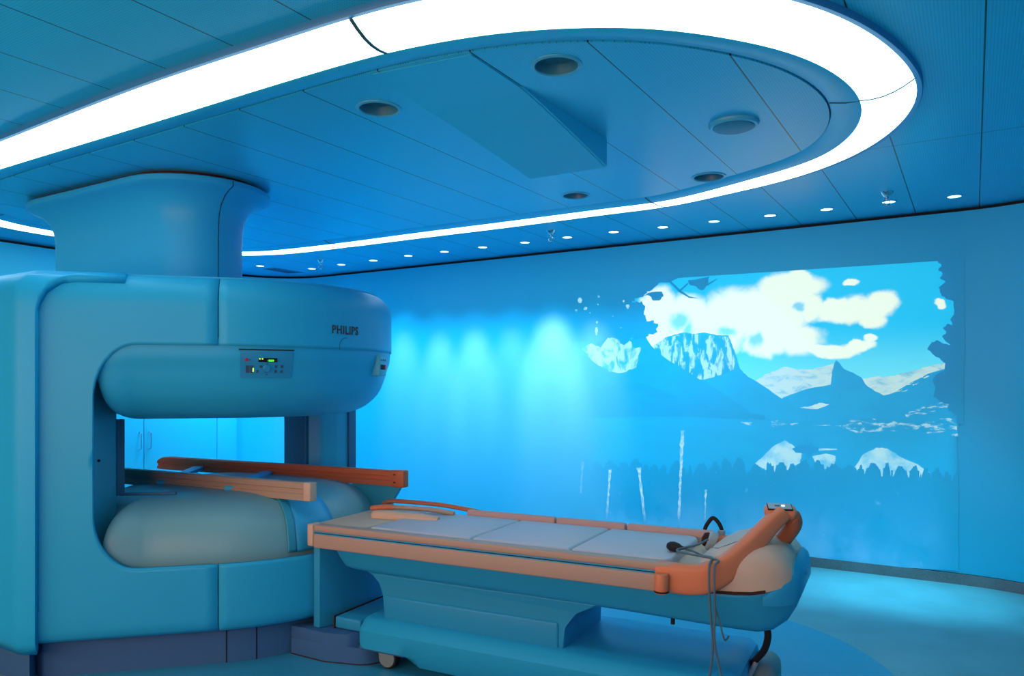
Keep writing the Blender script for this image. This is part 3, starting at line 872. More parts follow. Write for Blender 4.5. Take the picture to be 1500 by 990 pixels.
# ------------------------------------------------------------------ patient table
TX, TY = -1.12, 4.26
tb = empty('patient_table', (TX, TY, 0), 'wheeled patient table with beige rails, grey pink pads and orange push bar', 'patient table', RA)
CT, ST = math.cos(RA), math.sin(RA)
def t2l(px, py, z):
    x, y = at_z(px, py, z); dx, dy = x-TX, y-TY
    return (dx*CT+dy*ST, -dx*ST+dy*CT)
W = .74
# near rail: lower band, blue channel, top strip
def long_rail(nm, x0, x1, y0, y1, z0, z1, m, r=.008, parent=tb): return box(nm, x0, x1, y0, y1, z0, z1, m, parent, r)
nr = long_rail('side_rail', .0, 2.06, -.012, .045, .622, .700, M['beige'])
long_rail('rail_channel', .0, 2.14, -.004, .04, .700, .716, M['channel'], 0, nr)
long_rail('channel_line', .0, 2.14, -.0055, .0, .705, .709, M['dark'], 0, nr)
long_rail('rail_top', .0, 2.06, -.010, .055, .714, .752, M['beige'], .010, nr)
long_rail('rail_end', -.045, -.002, -.014, .06, .628, .755, M['tray'], .010, nr)
frr = long_rail('side_rail', .0, 2.16, W-.045, W+.012, .622, .700, M['beige'])
long_rail('rail_channel', .0, 2.14, W-.04, W+.004, .700, .716, M['channel'], 0, frr)
ft = long_rail('rail_top', .60, 2.16, W-.05, W+.010, .714, .757, M['orange'], .008, frr)
# tray between the rails
box('tray', -.02, 2.2, .03, W-.03, .66, .722, M['tray'], tb, .01)
box('tray_end', -.045, .30, .055, W-.06, .700, .748, M['tray'], tb, .012)
# pads
def pad(x0, x1, label=None):
    bm = bmesh.new()
    pts = round_poly([(x0, .062), (x1, .062), (x1, W-.10), (x0, W-.10)], [.012, .06 if x1 > 2 else .012, .06 if x1 > 2 else .012, .012], 6)
    rings = [[(x, y, .715) for x, y in pts], [(x, y, .742) for x, y in pts], [(x, y, .752) for x, y in off2(pts, -.004)], [(x, y, .757) for x, y in off2(pts, -.012)]]
    bm_loft(bm, rings, True, True, True)
    return from_bm('pad', bm, M['pad'], tb)
pad(.34, .985); pad(.992, 1.535); pad(1.542, 2.03)
for x0, x1 in ((.62, 1.20), (1.21, 1.62), (1.63, 2.10)):
    box('side_pad', x0, x1, W-.098, W-.052, .715, .786, M['pad_side'], tb, .012)
# cushion and fork handles at the scanner end
bm = bmesh.new()
bm_tube(bm, catmull([(.14, .36, .750), (.20, .365, .758), (.45, .40, .758), (.56, .42, .745)], 6), [.018, .034, .036, .036, .036, .036, .036, .036, .034, .030], 14, .9)
from_bm('end_cushion', bm, M['tray'], tb)
hl = bmesh.new()
bm_tube(hl, catmull([(0.03, 0.5, 0.772), (0.07, 0.505, 0.78), (0.16, 0.52, 0.786), (0.4, 0.56, 0.784), (0.56, 0.6, 0.764)], 8), .015, 12, 1.3)
f1 = from_bm('fork_handle', hl, M['beige'], tb)
tube('grip', catmull([(0.018, 0.499, 0.77), (0.035, 0.501, 0.775), (0.1, 0.51, 0.783), (0.17, 0.522, 0.7865)], 5), [.010, .016, .0165, .0165], M['orange'], f1, 12, 1.3)
hl = bmesh.new()
bm_tube(hl, catmull([(0.06, 0.585, 0.782), (0.03, 0.615, 0.788), (0.04, 0.655, 0.794), (0.1, 0.675, 0.797), (0.4, 0.69, 0.794), (0.66, 0.7, 0.772)], 8), .013, 12, 1.3)
f2 = from_bm('fork_handle', hl, M['orange_dark'], tb)
# hull under the rails
def hull_ring(x, hw, zb, zt, r, cy=W/2, taper=.86):
    pts = round_poly([(-hw*taper, zb), (hw*taper, zb), (hw, zt), (-hw, zt)], [r, r, .012, .012], 6)
    return [(x, cy+a, b) for a, b in pts]
rings = []
for x, hw, zb, zt, r in [(.085, .335, .605, .628, .006), (.12, .335, .555, .63, .02), (.155, .335, .512, .63, .03), (.20, .335, .500, .63, .04), (.32, .335, .492, .63, .05), (1.0, .335, .487, .63, .05), (1.8, .335, .48, .63, .05),
                         (2.2, .335, .47, .635, .05), (2.32, .332, .465, .64, .06), (2.40, .322, .462, .65, .07), (2.46, .298, .475, .665, .07), (2.515, .262, .515, .69, .07), (2.55, .22, .575, .71, .05), (2.565, .18, .63, .72, .03)]:
    rings.append(hull_ring(x, hw, zb, zt, r))
loft('hull', rings, M['table'], tb)
# shoulder and column
col_ = [(.40, .49), (.345, .50), (.20, .497), (.20, .505), (.40, .52), (1.62, .51), (1.60, .46), (1.56, .40), (1.50, .375), (1.50, .26), (.42, .26), (.42, .40), (.415, .44)]
def side_extrude(nm, pts, y0, y1, m, r=0.0):
    n_ = len(pts); bm = bmesh.new()
    bm_loft(bm, [[(x, y0, z) for x, z in pts], [(x, y1, z) for x, z in pts]], True, True, True)
    if r:
        es = [e for e in bm.edges if abs(e.verts[0].co.y-e.verts[1].co.y) < 1e-6]
        bmesh.ops.bevel(bm, geom=es, offset=r, segments=3, profile=.5, affect='EDGES')
    return from_bm(nm, bm, m, tb)
side_extrude('lift_column', round_poly([(.30, .50), (.385, .455), (.415, .385), (.42, .24), (1.50, .24), (1.50, .36), (1.56, .44), (1.70, .50)], [.0, .06, .03, 0, 0, .06, .06, 0], 6), .085, .60, M['table'], .012)
box('column_cover', .43, 1.47, .075, .61, .24, .385, M['table'], tb, .012)
# chassis
ch = bmesh.new()
sec = [(.02, .05), (-.012, .11), (-.012, .205), (.03, .252), (.07, .262), (.65, .262), (.69, .252), (.732, .205), (.732, .11), (.70, .05)]
rings = []
for x, zoff, sx in [(.30, .075, .90), (.325, .065, .97), (.36, .06, 1.0), (.55, .06, 1.0), (.63, .035, 1.0), (.70, .0, 1.0), (2.20, .0, 1.0), (2.28, .0, .97), (2.315, .01, .90)]:
    rings.append([(x, W/2-.01+(y-W/2+.01)*sx, max(z, .05+zoff) if z < .15 else (z if sx > .95 else .13+(z-.13)*.85)) for y, z in sec])
bm_loft(ch, rings, True, True, True)
from_bm('chassis', ch, M['table_light'], tb)
box('bumper', 2.29, 2.43, .42, .70, .04, .215, M['wheel'], tb, .06, 5)
box('bumper_lip', .32, .62, -.006, .03, .098, .116, M['plinth'], tb, .006)
# casters
for cx_, cy_ in ((.475, .06), (.475, .66), (2.05, .07), (2.05, .65)):
    mtx = Matrix.Translation((cx_, cy_, .062)) @ Matrix.Rotation(PI/2, 4, 'X')
    cs = lathe('caster', [(.058, -.022), (.062, -.016), (.062, .016), (.058, .022), (.046, .024), (.001, .026)], M['black'], tb, 28); cs.matrix_local = mtx
    hb = lathe('hub', [(.052, .020), (.050, .0275), (.02, .029), (.001, .029)], M['wheel'], cs, 28)
    bm = bmesh.new(); bm_box(bm, -.055, -.025, .0, .075, -.026, .026, .008)
    from_bm('fork', bm, M['grey'], cs)
# docking plate at the scanner end, curved to follow the lower cover
mcx, mcy = (CX-TX)*CT+(CY-TY)*ST, -(CX-TX)*ST+(CY-TY)*CT
def arcx(y, R): return mcx+math.sqrt(R*R-(y-mcy)**2)
ys_ = [.012+(W-.032)*k/16 for k in range(17)]
extrude_poly('dock_plate', [(arcx(y, 1.062), y) for y in ys_]+[(arcx(y, 1.022), y) for y in ys_[::-1]], .165, .622, M['table'], tb, None, .005)
# hood at the head end
def hood_ring(x, hw, zb, zt, cy=W/2):
    pts = []
    for k in range(25):
        a = PI*k/24; cx2 = math.cos(a); sy2 = math.sin(a)
        pts.append((x, cy-hw*math.copysign(abs(cx2)**.55, cx2), zb+(zt-zb)*abs(sy2)**.55))
    return pts
rings = [hood_ring(*a) for a in [(2.10, .318, .64, .715), (2.13, .322, .64, .748), (2.18, .325, .64, .790), (2.24, .326, .645, .826), (2.31, .325, .648, .850), (2.385, .318, .652, .860), (2.45, .302, .66, .852), (2.50, .276, .675, .826), (2.535, .245, .69, .78), (2.55, .21, .70, .72)]]
hd = loft('hood', rings, M['hood'], tb)
rings = [hood_ring(x, hw+.004, z0-.018, z0+.012) for x, hw, z0 in [(2.12, .325, .645), (2.3, .326, .655), (2.38, .320, .66), (2.44, .305, .672)]]
loft('hood_gap', rings, M['brown_dark'], tb)
# lid line on the hood
def on_hood(x, f):        # f: 0 near side .. 1 far side
    T = [(2.10, .318, .64, .715), (2.13, .322, .64, .748), (2.18, .325, .64, .790), (2.24, .326, .645, .826), (2.31, .325, .648, .850), (2.40, .318, .652, .856), (2.48, .30, .66, .842), (2.54, .27, .675, .812), (2.58, .235, .69, .765)]
    for a, b in zip(T, T[1:]):
        if a[0] <= x <= b[0]:
            t = (x-a[0])/(b[0]-a[0]); _, hw, zb, zt = [a[i]+(b[i]-a[i])*t for i in range(4)]
            an = PI*f; return Vector((x, W/2-hw*math.copysign(abs(math.cos(an))**.55, math.cos(an)), zb+(zt-zb)*math.sin(an)**.55))
tube('lid_line', [on_hood(x, f) for x, f in [(2.15, .52), (2.17, .46), (2.20, .40), (2.22, .36), (2.25, .355), (2.29, .38), (2.33, .42), (2.36, .48), (2.38, .56), (2.39, .66)]], .0022, M['button'], hd, 6)
# blue end cap closing round the hood
rings = []
for x, hw, z0, z1 in [(2.43, .317, .60, .672), (2.47, .303, .60, .71), (2.51, .278, .60, .755), (2.545, .246, .605, .785), (2.567, .21, .62, .77), (2.578, .16, .65, .74)]:
    rings.append(hood_ring(x, hw, z0, z1))
loft('end_cap', rings, M['table'], tb)
box('badge', 2.577, 2.583, .28, .38, .70, .715, M['panel'], tb, .002)
# orange push bar: sweeps up from the near rail to the grip, then bends back down into the hood
def bm_sweep(bm, rows, n=24, ex=.5):
    P = [Vector(r[:3]) for r in rows]; rings = []
    for i, p in enumerate(P):
        T = (P[min(i+1, len(P)-1)]-P[max(i-1, 0)]).normalized()
        B = T.cross(Vector((0, 0, 1))).normalized(); N = B.cross(T)
        hh, ww = rows[i][3], rows[i][4]; rg = []
        for k in range(n):
            a = 2*PI*k/n; ca, sa = math.cos(a), math.sin(a)
            rg.append(p+N*hh*math.copysign(abs(sa)**ex, sa)+B*ww*math.copysign(abs(ca)**ex, ca))
        rings.append(rg)
    bm_loft(bm, rings, True, True, True)
kp = [(1.98, .022, .687, .067, .034), (2.06, .020, .687, .067, .036), (2.14, .020, .689, .067, .036), (2.20, .026, .702, .064, .035), (2.27, .055, .740, .057, .034), (2.34, .11, .808, .049, .034),
      (2.40, .17, .877, .043, .034), (2.45, .22, .936, .038, .034), (2.485, .255, .972, .034, .034)]
pos = catmull([k[:3] for k in kp], 6); wid = catmull([(k[3], k[4], 0) for k in kp], 6)
pbm = bmesh.new(); bm_sweep(pbm, [(*p, w_.x, w_.y) for p, w_ in zip(pos, wid)])
pbar = from_bm('push_bar', pbm, M['orange'], tb)
tube('bar_return', catmull([(2.48, .27, .965), (2.515, .30, .950), (2.522, .325, .91), (2.49, .345, .855), (2.44, .36, .79)], 7), [.036]*8+[.044]*30, M['orange_dark'], pbar, 18, .8)
gm = Matrix.Translation((2.478, .275, .982)) @ Matrix.Rotation(math.radians(14), 4, 'Z') @ Matrix.Rotation(math.radians(15), 4, 'X')
hd2 = box('grip_head', -.075, .065, -.042, .042, -.036, .018, M['orange'], pbar, .026, 5, mtx=gm)
sc_ = box('grip_panel', -.058, .042, -.030, .030, .014, .0205, M['grey'], hd2, .0031, mtx=gm)
box('panel_rim', -.062, .046, -.034, .034, .010, .0185, M['black'], hd2, .004, mtx=gm)
box('button', -.03, -.008, -.008, .004, .020, .022, M['button'], sc_, mtx=gm); box('button', .0, .012, -.006, .006, .020, .0222, M['lamp'], sc_, mtx=gm)
# orange knob below the near rail
kn = lathe('lock_knob', [(.029, -.085), (.031, -.080), (.031, -.006), (.028, .0), (.001, .001)], M['orange'], tb, 24, (2.015, -.034, .712))
lathe('knob_ring', [(.0315, -.082), (.0325, -.079), (.0325, -.076), (.0315, -.074)], M['brown_dark'], kn, 24, (2.015, -.034, .712))
# connector with grey collar in the hood, black hose arch with grey sockets on the far rail
m3 = Matrix.Translation((2.13, .45, .775)) @ Matrix.Rotation(math.radians(-70), 4, 'Y') @ Matrix.Rotation(.2, 4, 'X')
cn = lathe('connector_collar', [(.046, -.02), (.05, -.01), (.05, .012), (.040, .022), (.034, .02), (.034, -.02)], M['grey'], tb, 28); cn.matrix_local = m3
cn2 = lathe('connector_core', [(.034, -.02), (.036, .03), (.026, .045), (.001, .05)], M['brown_dark'], tb, 24); cn2.matrix_local = m3
a1, a2 = t2l(1033, 779, .765), t2l(1057, 781, .765)
hose = tube('hose_arch', catmull([(a1[0], a1[1], .75), (a1[0], a1[1], .785), (a1[0]+.022, a1[1], .825), (a1[0]*.5+a2[0]*.5, a1[1]*.5+a2[1]*.5, .842), (a2[0]-.018, a2[1], .822), (a2[0], a2[1], .785), (a2[0], a2[1], .74)], 7), .0105, M['black'], tb, 12)
lathe('hose_socket', [(.019, -.05), (.019, .012), (.014, .016), (.001, .016)], M['grey'], tb, 18, (a2[0], a2[1], .768))
# black feed hose under the head end
tube('feed_hose', catmull([(2.40, .30, .475), (2.415, .31, .40), (2.395, .34, .32), (2.35, .40, .25), (2.32, .46, .20)], 8), .016, M['black'], tb, 12)
tube('plug', [(2.35, .40, .235), (2.31, .40, .15)], .012, M['grey'], tb, 10)
tube('plug', [(2.25, .33, .26), (2.245, .33, .215)], .010, M['black'], tb, 10)
lathe('stud', [(.010, -.03), (.010, .0), (.001, .001)], M['black'], tb, 12, (2.03, .10, .484))

# call bulb and the cable hanging over the near rail: one thing lying on the table
def TW(x, y, z):
    return (TX+CT*x-ST*y, TY+ST*x+CT*y, z)
bx, by = t2l(990, 803, .775)
cb_ = empty('call_bulb', TW(bx, by, .757), 'dark rubber call bulb with thin grey cable lying on the pad, draped over the rail', 'call bulb', RA)
def TL(x, y, z): return (x-bx, y-by, z-.757)
bulb = lathe('bulb', [(.001, -.045), (.014, -.042), (.022, -.028), (.024, -.008), (.019, .014), (.010, .03), (.006, .045), (.001, .046)], M['black'], cb_, 24)
bulb.matrix_local = Matrix.Translation((0, 0, .0245)) @ Matrix.Rotation(math.radians(-12), 4, 'Z') @ Matrix.Rotation(PI/2, 4, 'Y')
p2 = t2l(1046, 819, .77)
cpts = [(bx+.04, by-.008, .780), (bx+.10, by-.03, .772), (p2[0]-.06, p2[1]+.05, .768), (p2[0]-.005, .075, .780), (p2[0]+.005, -.02, .770), (p2[0]+.012, -.062, .70), (p2[0]+.02, -.072, .58), (p2[0]+.03, -.07, .44), (p2[0]+.012, -.065, .30), (p2[0]-.035, -.07, .14), (p2[0]-.07, -.08, .012)]
tube('cable', catmull([TL(*p) for p in cpts], 8), .0052, M['cable'], cb_, 8)
cpts = [(2.13, .36, .80), (2.10, .26, .79), (2.045, .12, .785), (p2[0]+.022, .03, .785), (p2[0]+.028, -.03, .770), (p2[0]+.034, -.064, .70), (p2[0]+.040, -.072, .58), (p2[0]+.038, -.074, .46), (p2[0]+.07, -.072, .30), (p2[0]+.105, -.075, .14), (p2[0]+.13, -.085, .012)]
tube('cable', catmull([TL(*p) for p in cpts], 8), .0052, M['cable'], cb_, 8)
cpts = [(p2[0]+.035, -.066, .62), (p2[0]+.055, -.062, .55), (p2[0]+.075, -.055, .47), (p2[0]+.078, .02, .462), ]
tube('cable', catmull([TL(*p) for p in cpts], 8), .004, M['cable'], cb_, 8)

# docking block on the floor between scanner and table
dk = empty('docking_block', TW(.16, .30, 0), 'low blue docking block on the floor between scanner and table', 'docking block', RA)
def DL(pts): return [(x-.16, y-.30) for x, y in pts]
ys_ = [.60-.62*k/14 for k in range(15)]
lft = [(arcx(y, .905), y) for y in ys_]
blk = DL(lft+round_poly([(-.0, -.03), (.10, -.035), (.34, .02), (.40, .12), (.40, .60)], [.0, .12, .12, .1, .02], 6)[1:])
extrude_poly('block', blk, .002, .095, M['plinth'], dk, None, .004)
blk2 = DL(lft+round_poly([(-.0, -.03), (.10, -.035), (.24, -.002), (.285, .06), (.285, .60)], [.0, .12, .06, .04, .02], 6)[1:])
extrude_poly('block_top', blk2, .095, .163, M['plinth'], dk, None, .006)
extrude_poly('base_line', off2(blk, .004), 0, .006, M['brown_dark'], dk)
box('arm', -.055, .125, -.25, .20, .167, .232, M['table'], dk, .010)
box('arm_joint', -.064, -.055, -.252, .20, .164, .234, M['brown_dark'], dk)

# ------------------------------------------------------------------ landscape projected on the back wall
from mathutils.geometry import tessellate_polygon
LAND = empty('projected_landscape', (*uv2w(0, VB), 0), 'large mountain lake picture projected on the back wall, with clouds and leaves', 'projected picture', -ANG)
WALLC = (.016, .54, .78)
def emat(name, fn):
    m, nt, b = nt_new(name); g = NG(nt)
    b.inputs['Base Color'].default_value = (*WALLC, 1); b.inputs['Roughness'].default_value = .42; b.inputs['Specular IOR Level'].default_value = .3
    vec, x, y, z = g.coords()
    col = fn(g, vec, x, z)
    if isinstance(col, tuple): b.inputs['Emission Color'].default_value = (*col, 1)
    else: nt.links.new(col, b.inputs['Emission Color'])
    b.inputs['Emission Strength'].default_value = LSTR
    return m
LSTR = .58
BLK = (0.0, 0.0, 0.0)
def wp(px, py): return on_wall(px, py)
def fade(g, x, z, col, left=(838, 905), right=None, bottom=(838, 770)):
    f = g.step(x, wp(left[0], 600)[0], wp(left[1], 600)[0])
    if bottom: f = g.m('MULTIPLY', f, g.step(z, wp(1150, bottom[0])[1], wp(1150, bottom[1])[1]))
    if right: f = g.m('MULTIPLY', f, g.step(x, wp(right[1], 600)[0], wp(right[0], 600)[0]))
    return g.mix(f, BLK, col)
E_SKY, E_SKY2 = (.0, .42, .62), (.16, .66, .62)
E_CLOUD = (1.05, 1.0, .55)
E_MT, E_MT2, E_SNOW = (.0, .06, .13), (.0, .17, .30), (.50, .62, .48)
E_LAKE, E_TREE, E_LEAF = (.0, .12, .22), (.0, .02, .055), (.0, .0, .05)
CLOUDS = [(1160, 420, 55, 20), (1090, 452, 62, 34), (1130, 470, 58, 44), (1060, 470, 52, 36), (1000, 462, 46, 34), (965, 452, 30, 30), (960, 495, 26, 30), (1120, 505, 36, 20), (1172, 410, 22, 16), (1190, 450, 24, 22),
          (1150, 435, 50, 34), (1252, 452, 40, 20), (1290, 447, 28, 20), (1278, 468, 26, 14), (1225, 455, 30, 18), (1215, 513, 46, 10), (1255, 508, 28, 9), (1272, 497, 12, 7), (1245, 413, 10, 6), (1374, 443, 10, 8),
          (1040, 500, 52, 26), (1170, 500, 40, 26), (1005, 500, 40, 20)]
def sky_fn(g, vec, x, z):
    n1 = g.noise(vec, 3.2, 5, .55); n2 = g.noise(vec, 3.4, 5, .55, dist=.4, sx=1.1)
    xx = g.m('ADD', x, g.m('MULTIPLY', g.m('SUBTRACT', n1, .5), .28)); zz = g.m('ADD', z, g.m('MULTIPLY', g.m('SUBTRACT', n2, .5), .20))
    acc = 0.0
    for cx_, cy_, rx, ry in CLOUDS:
        s, h = wp(cx_, cy_); s2_, _ = wp(cx_+rx, cy_); _, h2 = wp(cx_, cy_-ry)
        a = g.m('DIVIDE', g.m('SUBTRACT', xx, s), s2_-s); b_ = g.m('DIVIDE', g.m('SUBTRACT', zz, h), h2-h)
        d = g.m('SQRT', g.m('ADD', g.m('MULTIPLY', a, a), g.m('MULTIPLY', b_, b_)))
        acc = g.m('MAXIMUM', acc, g.step(d, 1.16, .68))
    dark = 0.0
    for cx_, cy_, rx, ry in [(1172, 446, 8, 5), (992, 470, 15, 12), (1060, 487, 16, 6), (1010, 482, 8, 14), (1107, 500, 9, 12), (1240, 430, 16, 9)]:
        s, h = wp(cx_, cy_); s2_, _ = wp(cx_+rx, cy_); _, h2 = wp(cx_, cy_-ry)
        a = g.m('DIVIDE', g.m('SUBTRACT', xx, s), s2_-s); b_ = g.m('DIVIDE', g.m('SUBTRACT', zz, h), h2-h)
        d = g.m('SQRT', g.m('ADD', g.m('MULTIPLY', a, a), g.m('MULTIPLY', b_, b_)))
        dark = g.m('MAXIMUM', dark, g.m('MULTIPLY', g.step(d, 1.4, .4), .75))
    acc = g.m('MULTIPLY', acc, g.m('SUBTRACT', 1.0, dark))
    base = g.mix(g.step(z, wp(1250, 470)[1], wp(1250, 560)[1]), E_SKY, E_SKY2)
    return fade(g, x, z, g.mix(acc, base, E_CLOUD), left=(850, 935), bottom=None)
def snow_fn(sx, sz, lo=.42, hi=.60, a=E_MT2, b=E_SNOW, sc=7):
    def f(g, vec, x, z):
        n = g.noise(vec, sc, 6, .62, sx=sx, sz=sz, dist=.7)
        return g.mix(g.step(n, lo, hi), a, b)
    return f
LM = {}
LM['sky'] = emat('picture_sky', sky_fn)
LM['snow'] = emat('picture_snow', snow_fn(1.6, 1.0, .36, .56))
LM['cliff'] = emat('picture_cliff', snow_fn(3.4, 1.0, .46, .56, E_MT, E_SNOW, 5))
LM['snow2'] = emat('picture_far_snow', snow_fn(1.0, 2.4, .30, .55, (.18, .36, .36), (.60, .66, .40)))
LM['mt'] = emat('picture_mountain', lambda g, v, x, z: g.mix(g.step(g.noise(v, 2.5, 5, .6, sx=.6, sz=1.6), .35, .7), E_MT, (.0, .10, .19)))
LM['mt2'] = emat('picture_far_mountain', lambda g, v, x, z: g.mix(g.step(g.noise(v, 4, 5, .6, sz=2), .3, .7), E_MT2, (.0, .13, .26)))
LM['mt0'] = emat('picture_near_slope', lambda g, v, x, z: fade(g, x, z, g.mix(g.step(g.noise(v, 3, 6, .6, sx=.7, sz=3), .35, .72), (.0, .03, .09), (.0, .085, .16)), bottom=None))
LM['lake'] = emat('picture_lake', lambda g, v, x, z: fade(g, x, z, g.mix(g.step(g.noise(v, 2.2, 4, .5, sz=4), .35, .7), E_LAKE, (.0, .14, .26)), bottom=None, right=(1385, 1412)))
LM['shore'] = emat('picture_shore', lambda g, v, x, z: g.mix(g.step(g.noise(v, 9, 6, .7, sx=1.0, sz=2.6, dist=.5), .50, .60), E_LAKE, (.40, .52, .36)))
LM['forest'] = emat('picture_forest', lambda g, v, x, z: fade(g, x, z, g.mix(g.m('MULTIPLY', g.step(z, wp(1100, 700)[1], wp(1100, 830)[1]), g.step(g.noise(v, 1.7, 4, .6), .30, .66)),
        g.mix(g.step(g.noise(v, 16, 5, .7, sz=.8), .62, .74), E_TREE, (.08, .26, .30)), (.10, .20, .32)), bottom=(845, 800), right=(1340, 1408)))
LM['reflect'] = emat('picture_reflection', lambda g, v, x, z: g.mix(g.step(g.noise(v, 5, 5, .6), .34, .60), (.12, .34, .38), (.50, .62, .40)))
LM['mtl'] = emat('picture_light_slope', lambda g, v, x, z: g.mix(g.step(g.noise(v, 2.5, 5, .6, sx=.6, sz=1.6), .3, .7), (.0, .11, .20), (.0, .18, .30)))
LM['dark'] = emat('picture_silhouette', lambda g, v, x, z: fade(g, x, z, E_LEAF, left=(850, 940), right=(1384, 1411), bottom=None))
LM['isl'] = emat('picture_islet', lambda g, v, x, z: (.0, .05, .16))
LM['stem'] = emat('picture_stem', lambda g, v, x, z: fade(g, x, z, g.mix(g.step(g.noise(v, 22, 3), .4, .6), (.20, .32, .28), (.52, .58, .36)), bottom=(800, 735), left=(830, 900)))
def jag(pts, closed, amp, n, seed):
    rnd = random.Random(seed); out = []
    N = len(pts)
    for i in range(N if closed else N-1):
        a, b = pts[i], pts[(i+1) % N]
        for k in range(n):
            t = k/n; am = amp if k else amp*.3
            out.append((a[0]+(b[0]-a[0])*t+rnd.uniform(-am, am), a[1]+(b[1]-a[1])*t+rnd.uniform(-am, am)))
    if not closed: out.append(pts[-1])
    return out
def lay(name, polys, depth, m, parent=None):
    bm = bmesh.new()
    for pts in polys:
        P = [Vector((*wp(*p), 0)) for p in pts]
        vs = [bm.verts.new((p.x, -.0003*depth-.0004, p.y)) for p in P]
        for t in tessellate_polygon([P]):
            try: bm.faces.new([vs[i] for i in t])
            except ValueError: pass
    me = bpy.data.meshes.new(name); 
    bmesh.ops.recalc_face_normals(bm, faces=bm.faces)
    for f in bm.faces:
        if f.normal.y > 0: f.normal_flip()
    bm.to_mesh(me); bm.free()
    return link(name, me, LM[m], parent or LAND, False)
lay('sky', [[(842, 417), (1371, 382.5), (1398, 381), (1400, 560), (842, 560)]], 2, 'sky')
lay('far_snow', [jag([(1106, 558), (1125, 547), (1150, 537), (1168, 541), (1190, 541), (1222, 532), (1224, 585), (1140, 590)], True, .8, 5, 1),
                 jag([(1258, 556), (1285, 551), (1300, 552), (1325, 546), (1352, 538), (1388, 530), (1396, 545), (1396, 590), (1290, 592)], True, .8, 5, 2)], 3, 'snow2')
lay('far_mountain', [jag([(1120, 600), (1148, 582), (1180, 570), (1217, 563), (1219, 544), (1222, 532), (1225, 527.5), (1230, 532), (1236, 540), (1250, 546), (1262, 553), (1268, 563), (1282, 573), (1294, 579), (1312, 574), (1335, 560), (1360, 547), (1398, 536), (1404, 625), (1100, 625)], True, .5, 3, 3)], 4, 'mt2')
lay('snow_patches', [jag([(1312+8*k, 574-5*k+(k % 2)*5), (1322+8*k, 570-5*k+(k % 2)*5), (1318+8*k, 573-5*k+(k % 2)*5)], True, 1.0, 3, 40+k) for k in range(7)]
    + [jag([(1190, 594), (1200, 590), (1215, 592), (1198, 599), (1172, 597)], True, .8, 3, 50)], 5, 'snow2')
lay('table_mountain', [jag([(940, 520), (958, 508), (975, 494), (988, 490), (1003, 487), (1018, 489), (1033, 487), (1050, 491), (1067, 491), (1073, 505), (1078, 520), (1084, 540), (1096, 552), (1112, 561), (1140, 580), (1172, 602), (1180, 625), (940, 625)], True, .6, 4, 4)], 6, 'mtl')
lay('cliff_snow', [jag([(952, 512), (962, 503), (978, 494), (1003, 489), (1033, 490), (1066, 493), (1072, 505), (1076, 525), (1076, 541), (1060, 548), (1030, 556), (1010, 552), (990, 538)], True, .8, 4, 5)], 7, 'cliff')
lay('near_mountain', [jag([(842, 500), (862, 500), (880, 506), (893, 488), (910, 500), (925, 497), (943, 488), (950, 500), (962, 516), (990, 534), (1040, 564), (1098, 602), (1098, 625), (842, 625)], True, .6, 3, 6)], 8, 'mt')
lay('near_snow', [jag([(853, 511), (866, 503), (880, 509), (894, 489), (905, 497), (914, 505), (922, 499), (930, 510), (939, 508), (935, 525), (933, 538), (912, 546), (893, 544), (872, 532)], True, 1.2, 4, 7)], 9, 'snow')
lay('near_slope', [jag([(838, 516), (860, 523), (878, 537), (900, 548), (950, 565), (1000, 582), (1050, 598), (1120, 608), (1130, 640), (838, 640)], True, .4, 4, 8)], 10, 'mt0')
lay('lake', [jag([(838, 612), (1000, 610), (1080, 614), (1180, 616), (1300, 612), (1400, 600), (1404, 730), (838, 730)], True, .4, 4, 9)], 11, 'lake')
lay('shore', [jag([(1085, 618), (1100, 612), (1112, 618), (1102, 624)], True, 1, 3, 10), jag([(1130, 617), (1150, 614), (1170, 620), (1150, 626), (1132, 625)], True, 1, 3, 11),
              jag([(1180, 621.5), (1225, 622.5), (1225, 623.5), (1180, 623)], True, .3, 3, 12),
              jag([(1222, 622), (1245, 616), (1280, 613), (1330, 618), (1366, 618), (1378, 612), (1402, 614), (1404, 640), (1380, 638), (1352, 632), (1300, 630), (1260, 634), (1240, 630)], True, 1.5, 4, 13),
              jag([(1325, 606), (1340, 600), (1372, 590), (1392, 588), (1404, 598), (1370, 602), (1340, 610), (1328, 612)], True, 1.5, 4, 14)], 12, 'shore')
lay('snow_reflection', [jag([(1106, 679), (1118, 668), (1135, 652), (1150, 645), (1162, 652), (1175, 664), (1172, 678), (1150, 690), (1128, 692)], True, .8, 4, 15), jag([(1190, 668), (1210, 664), (1224, 668), (1222, 685), (1200, 688)], True, .8, 3, 16),
              jag([(1252, 684), (1264, 666), (1284, 655), (1300, 657), (1322, 670), (1345, 680), (1362, 692), (1354, 704), (1330, 712), (1300, 704), (1265, 700)], True, .8, 4, 17),
              jag([(1196, 656.5), (1226, 657), (1226, 658.5), (1200, 660)], True, .3, 3, 18)], 13, 'reflect')
lay('islet', [jag([(1160, 657), (1170, 653), (1178, 652), (1178, 636), (1179.5, 652), (1182, 652), (1182.5, 639), (1184, 652), (1189, 645), (1191, 653), (1200, 656), (1198, 662), (1190, 664), (1184, 674), (1180, 664), (1166, 663)], True, .4, 2, 19)], 14, 'isl')
rt = random.Random(3)
top = [(838, 690)]
xx = 838
base_y = lambda x: 700-18*math.exp(-((x-1055)/30)**2)-20*math.exp(-((x-900)/90)**2) if x < 1110 else (686 if x < 1235 else 690+ (x-1235)*.06)
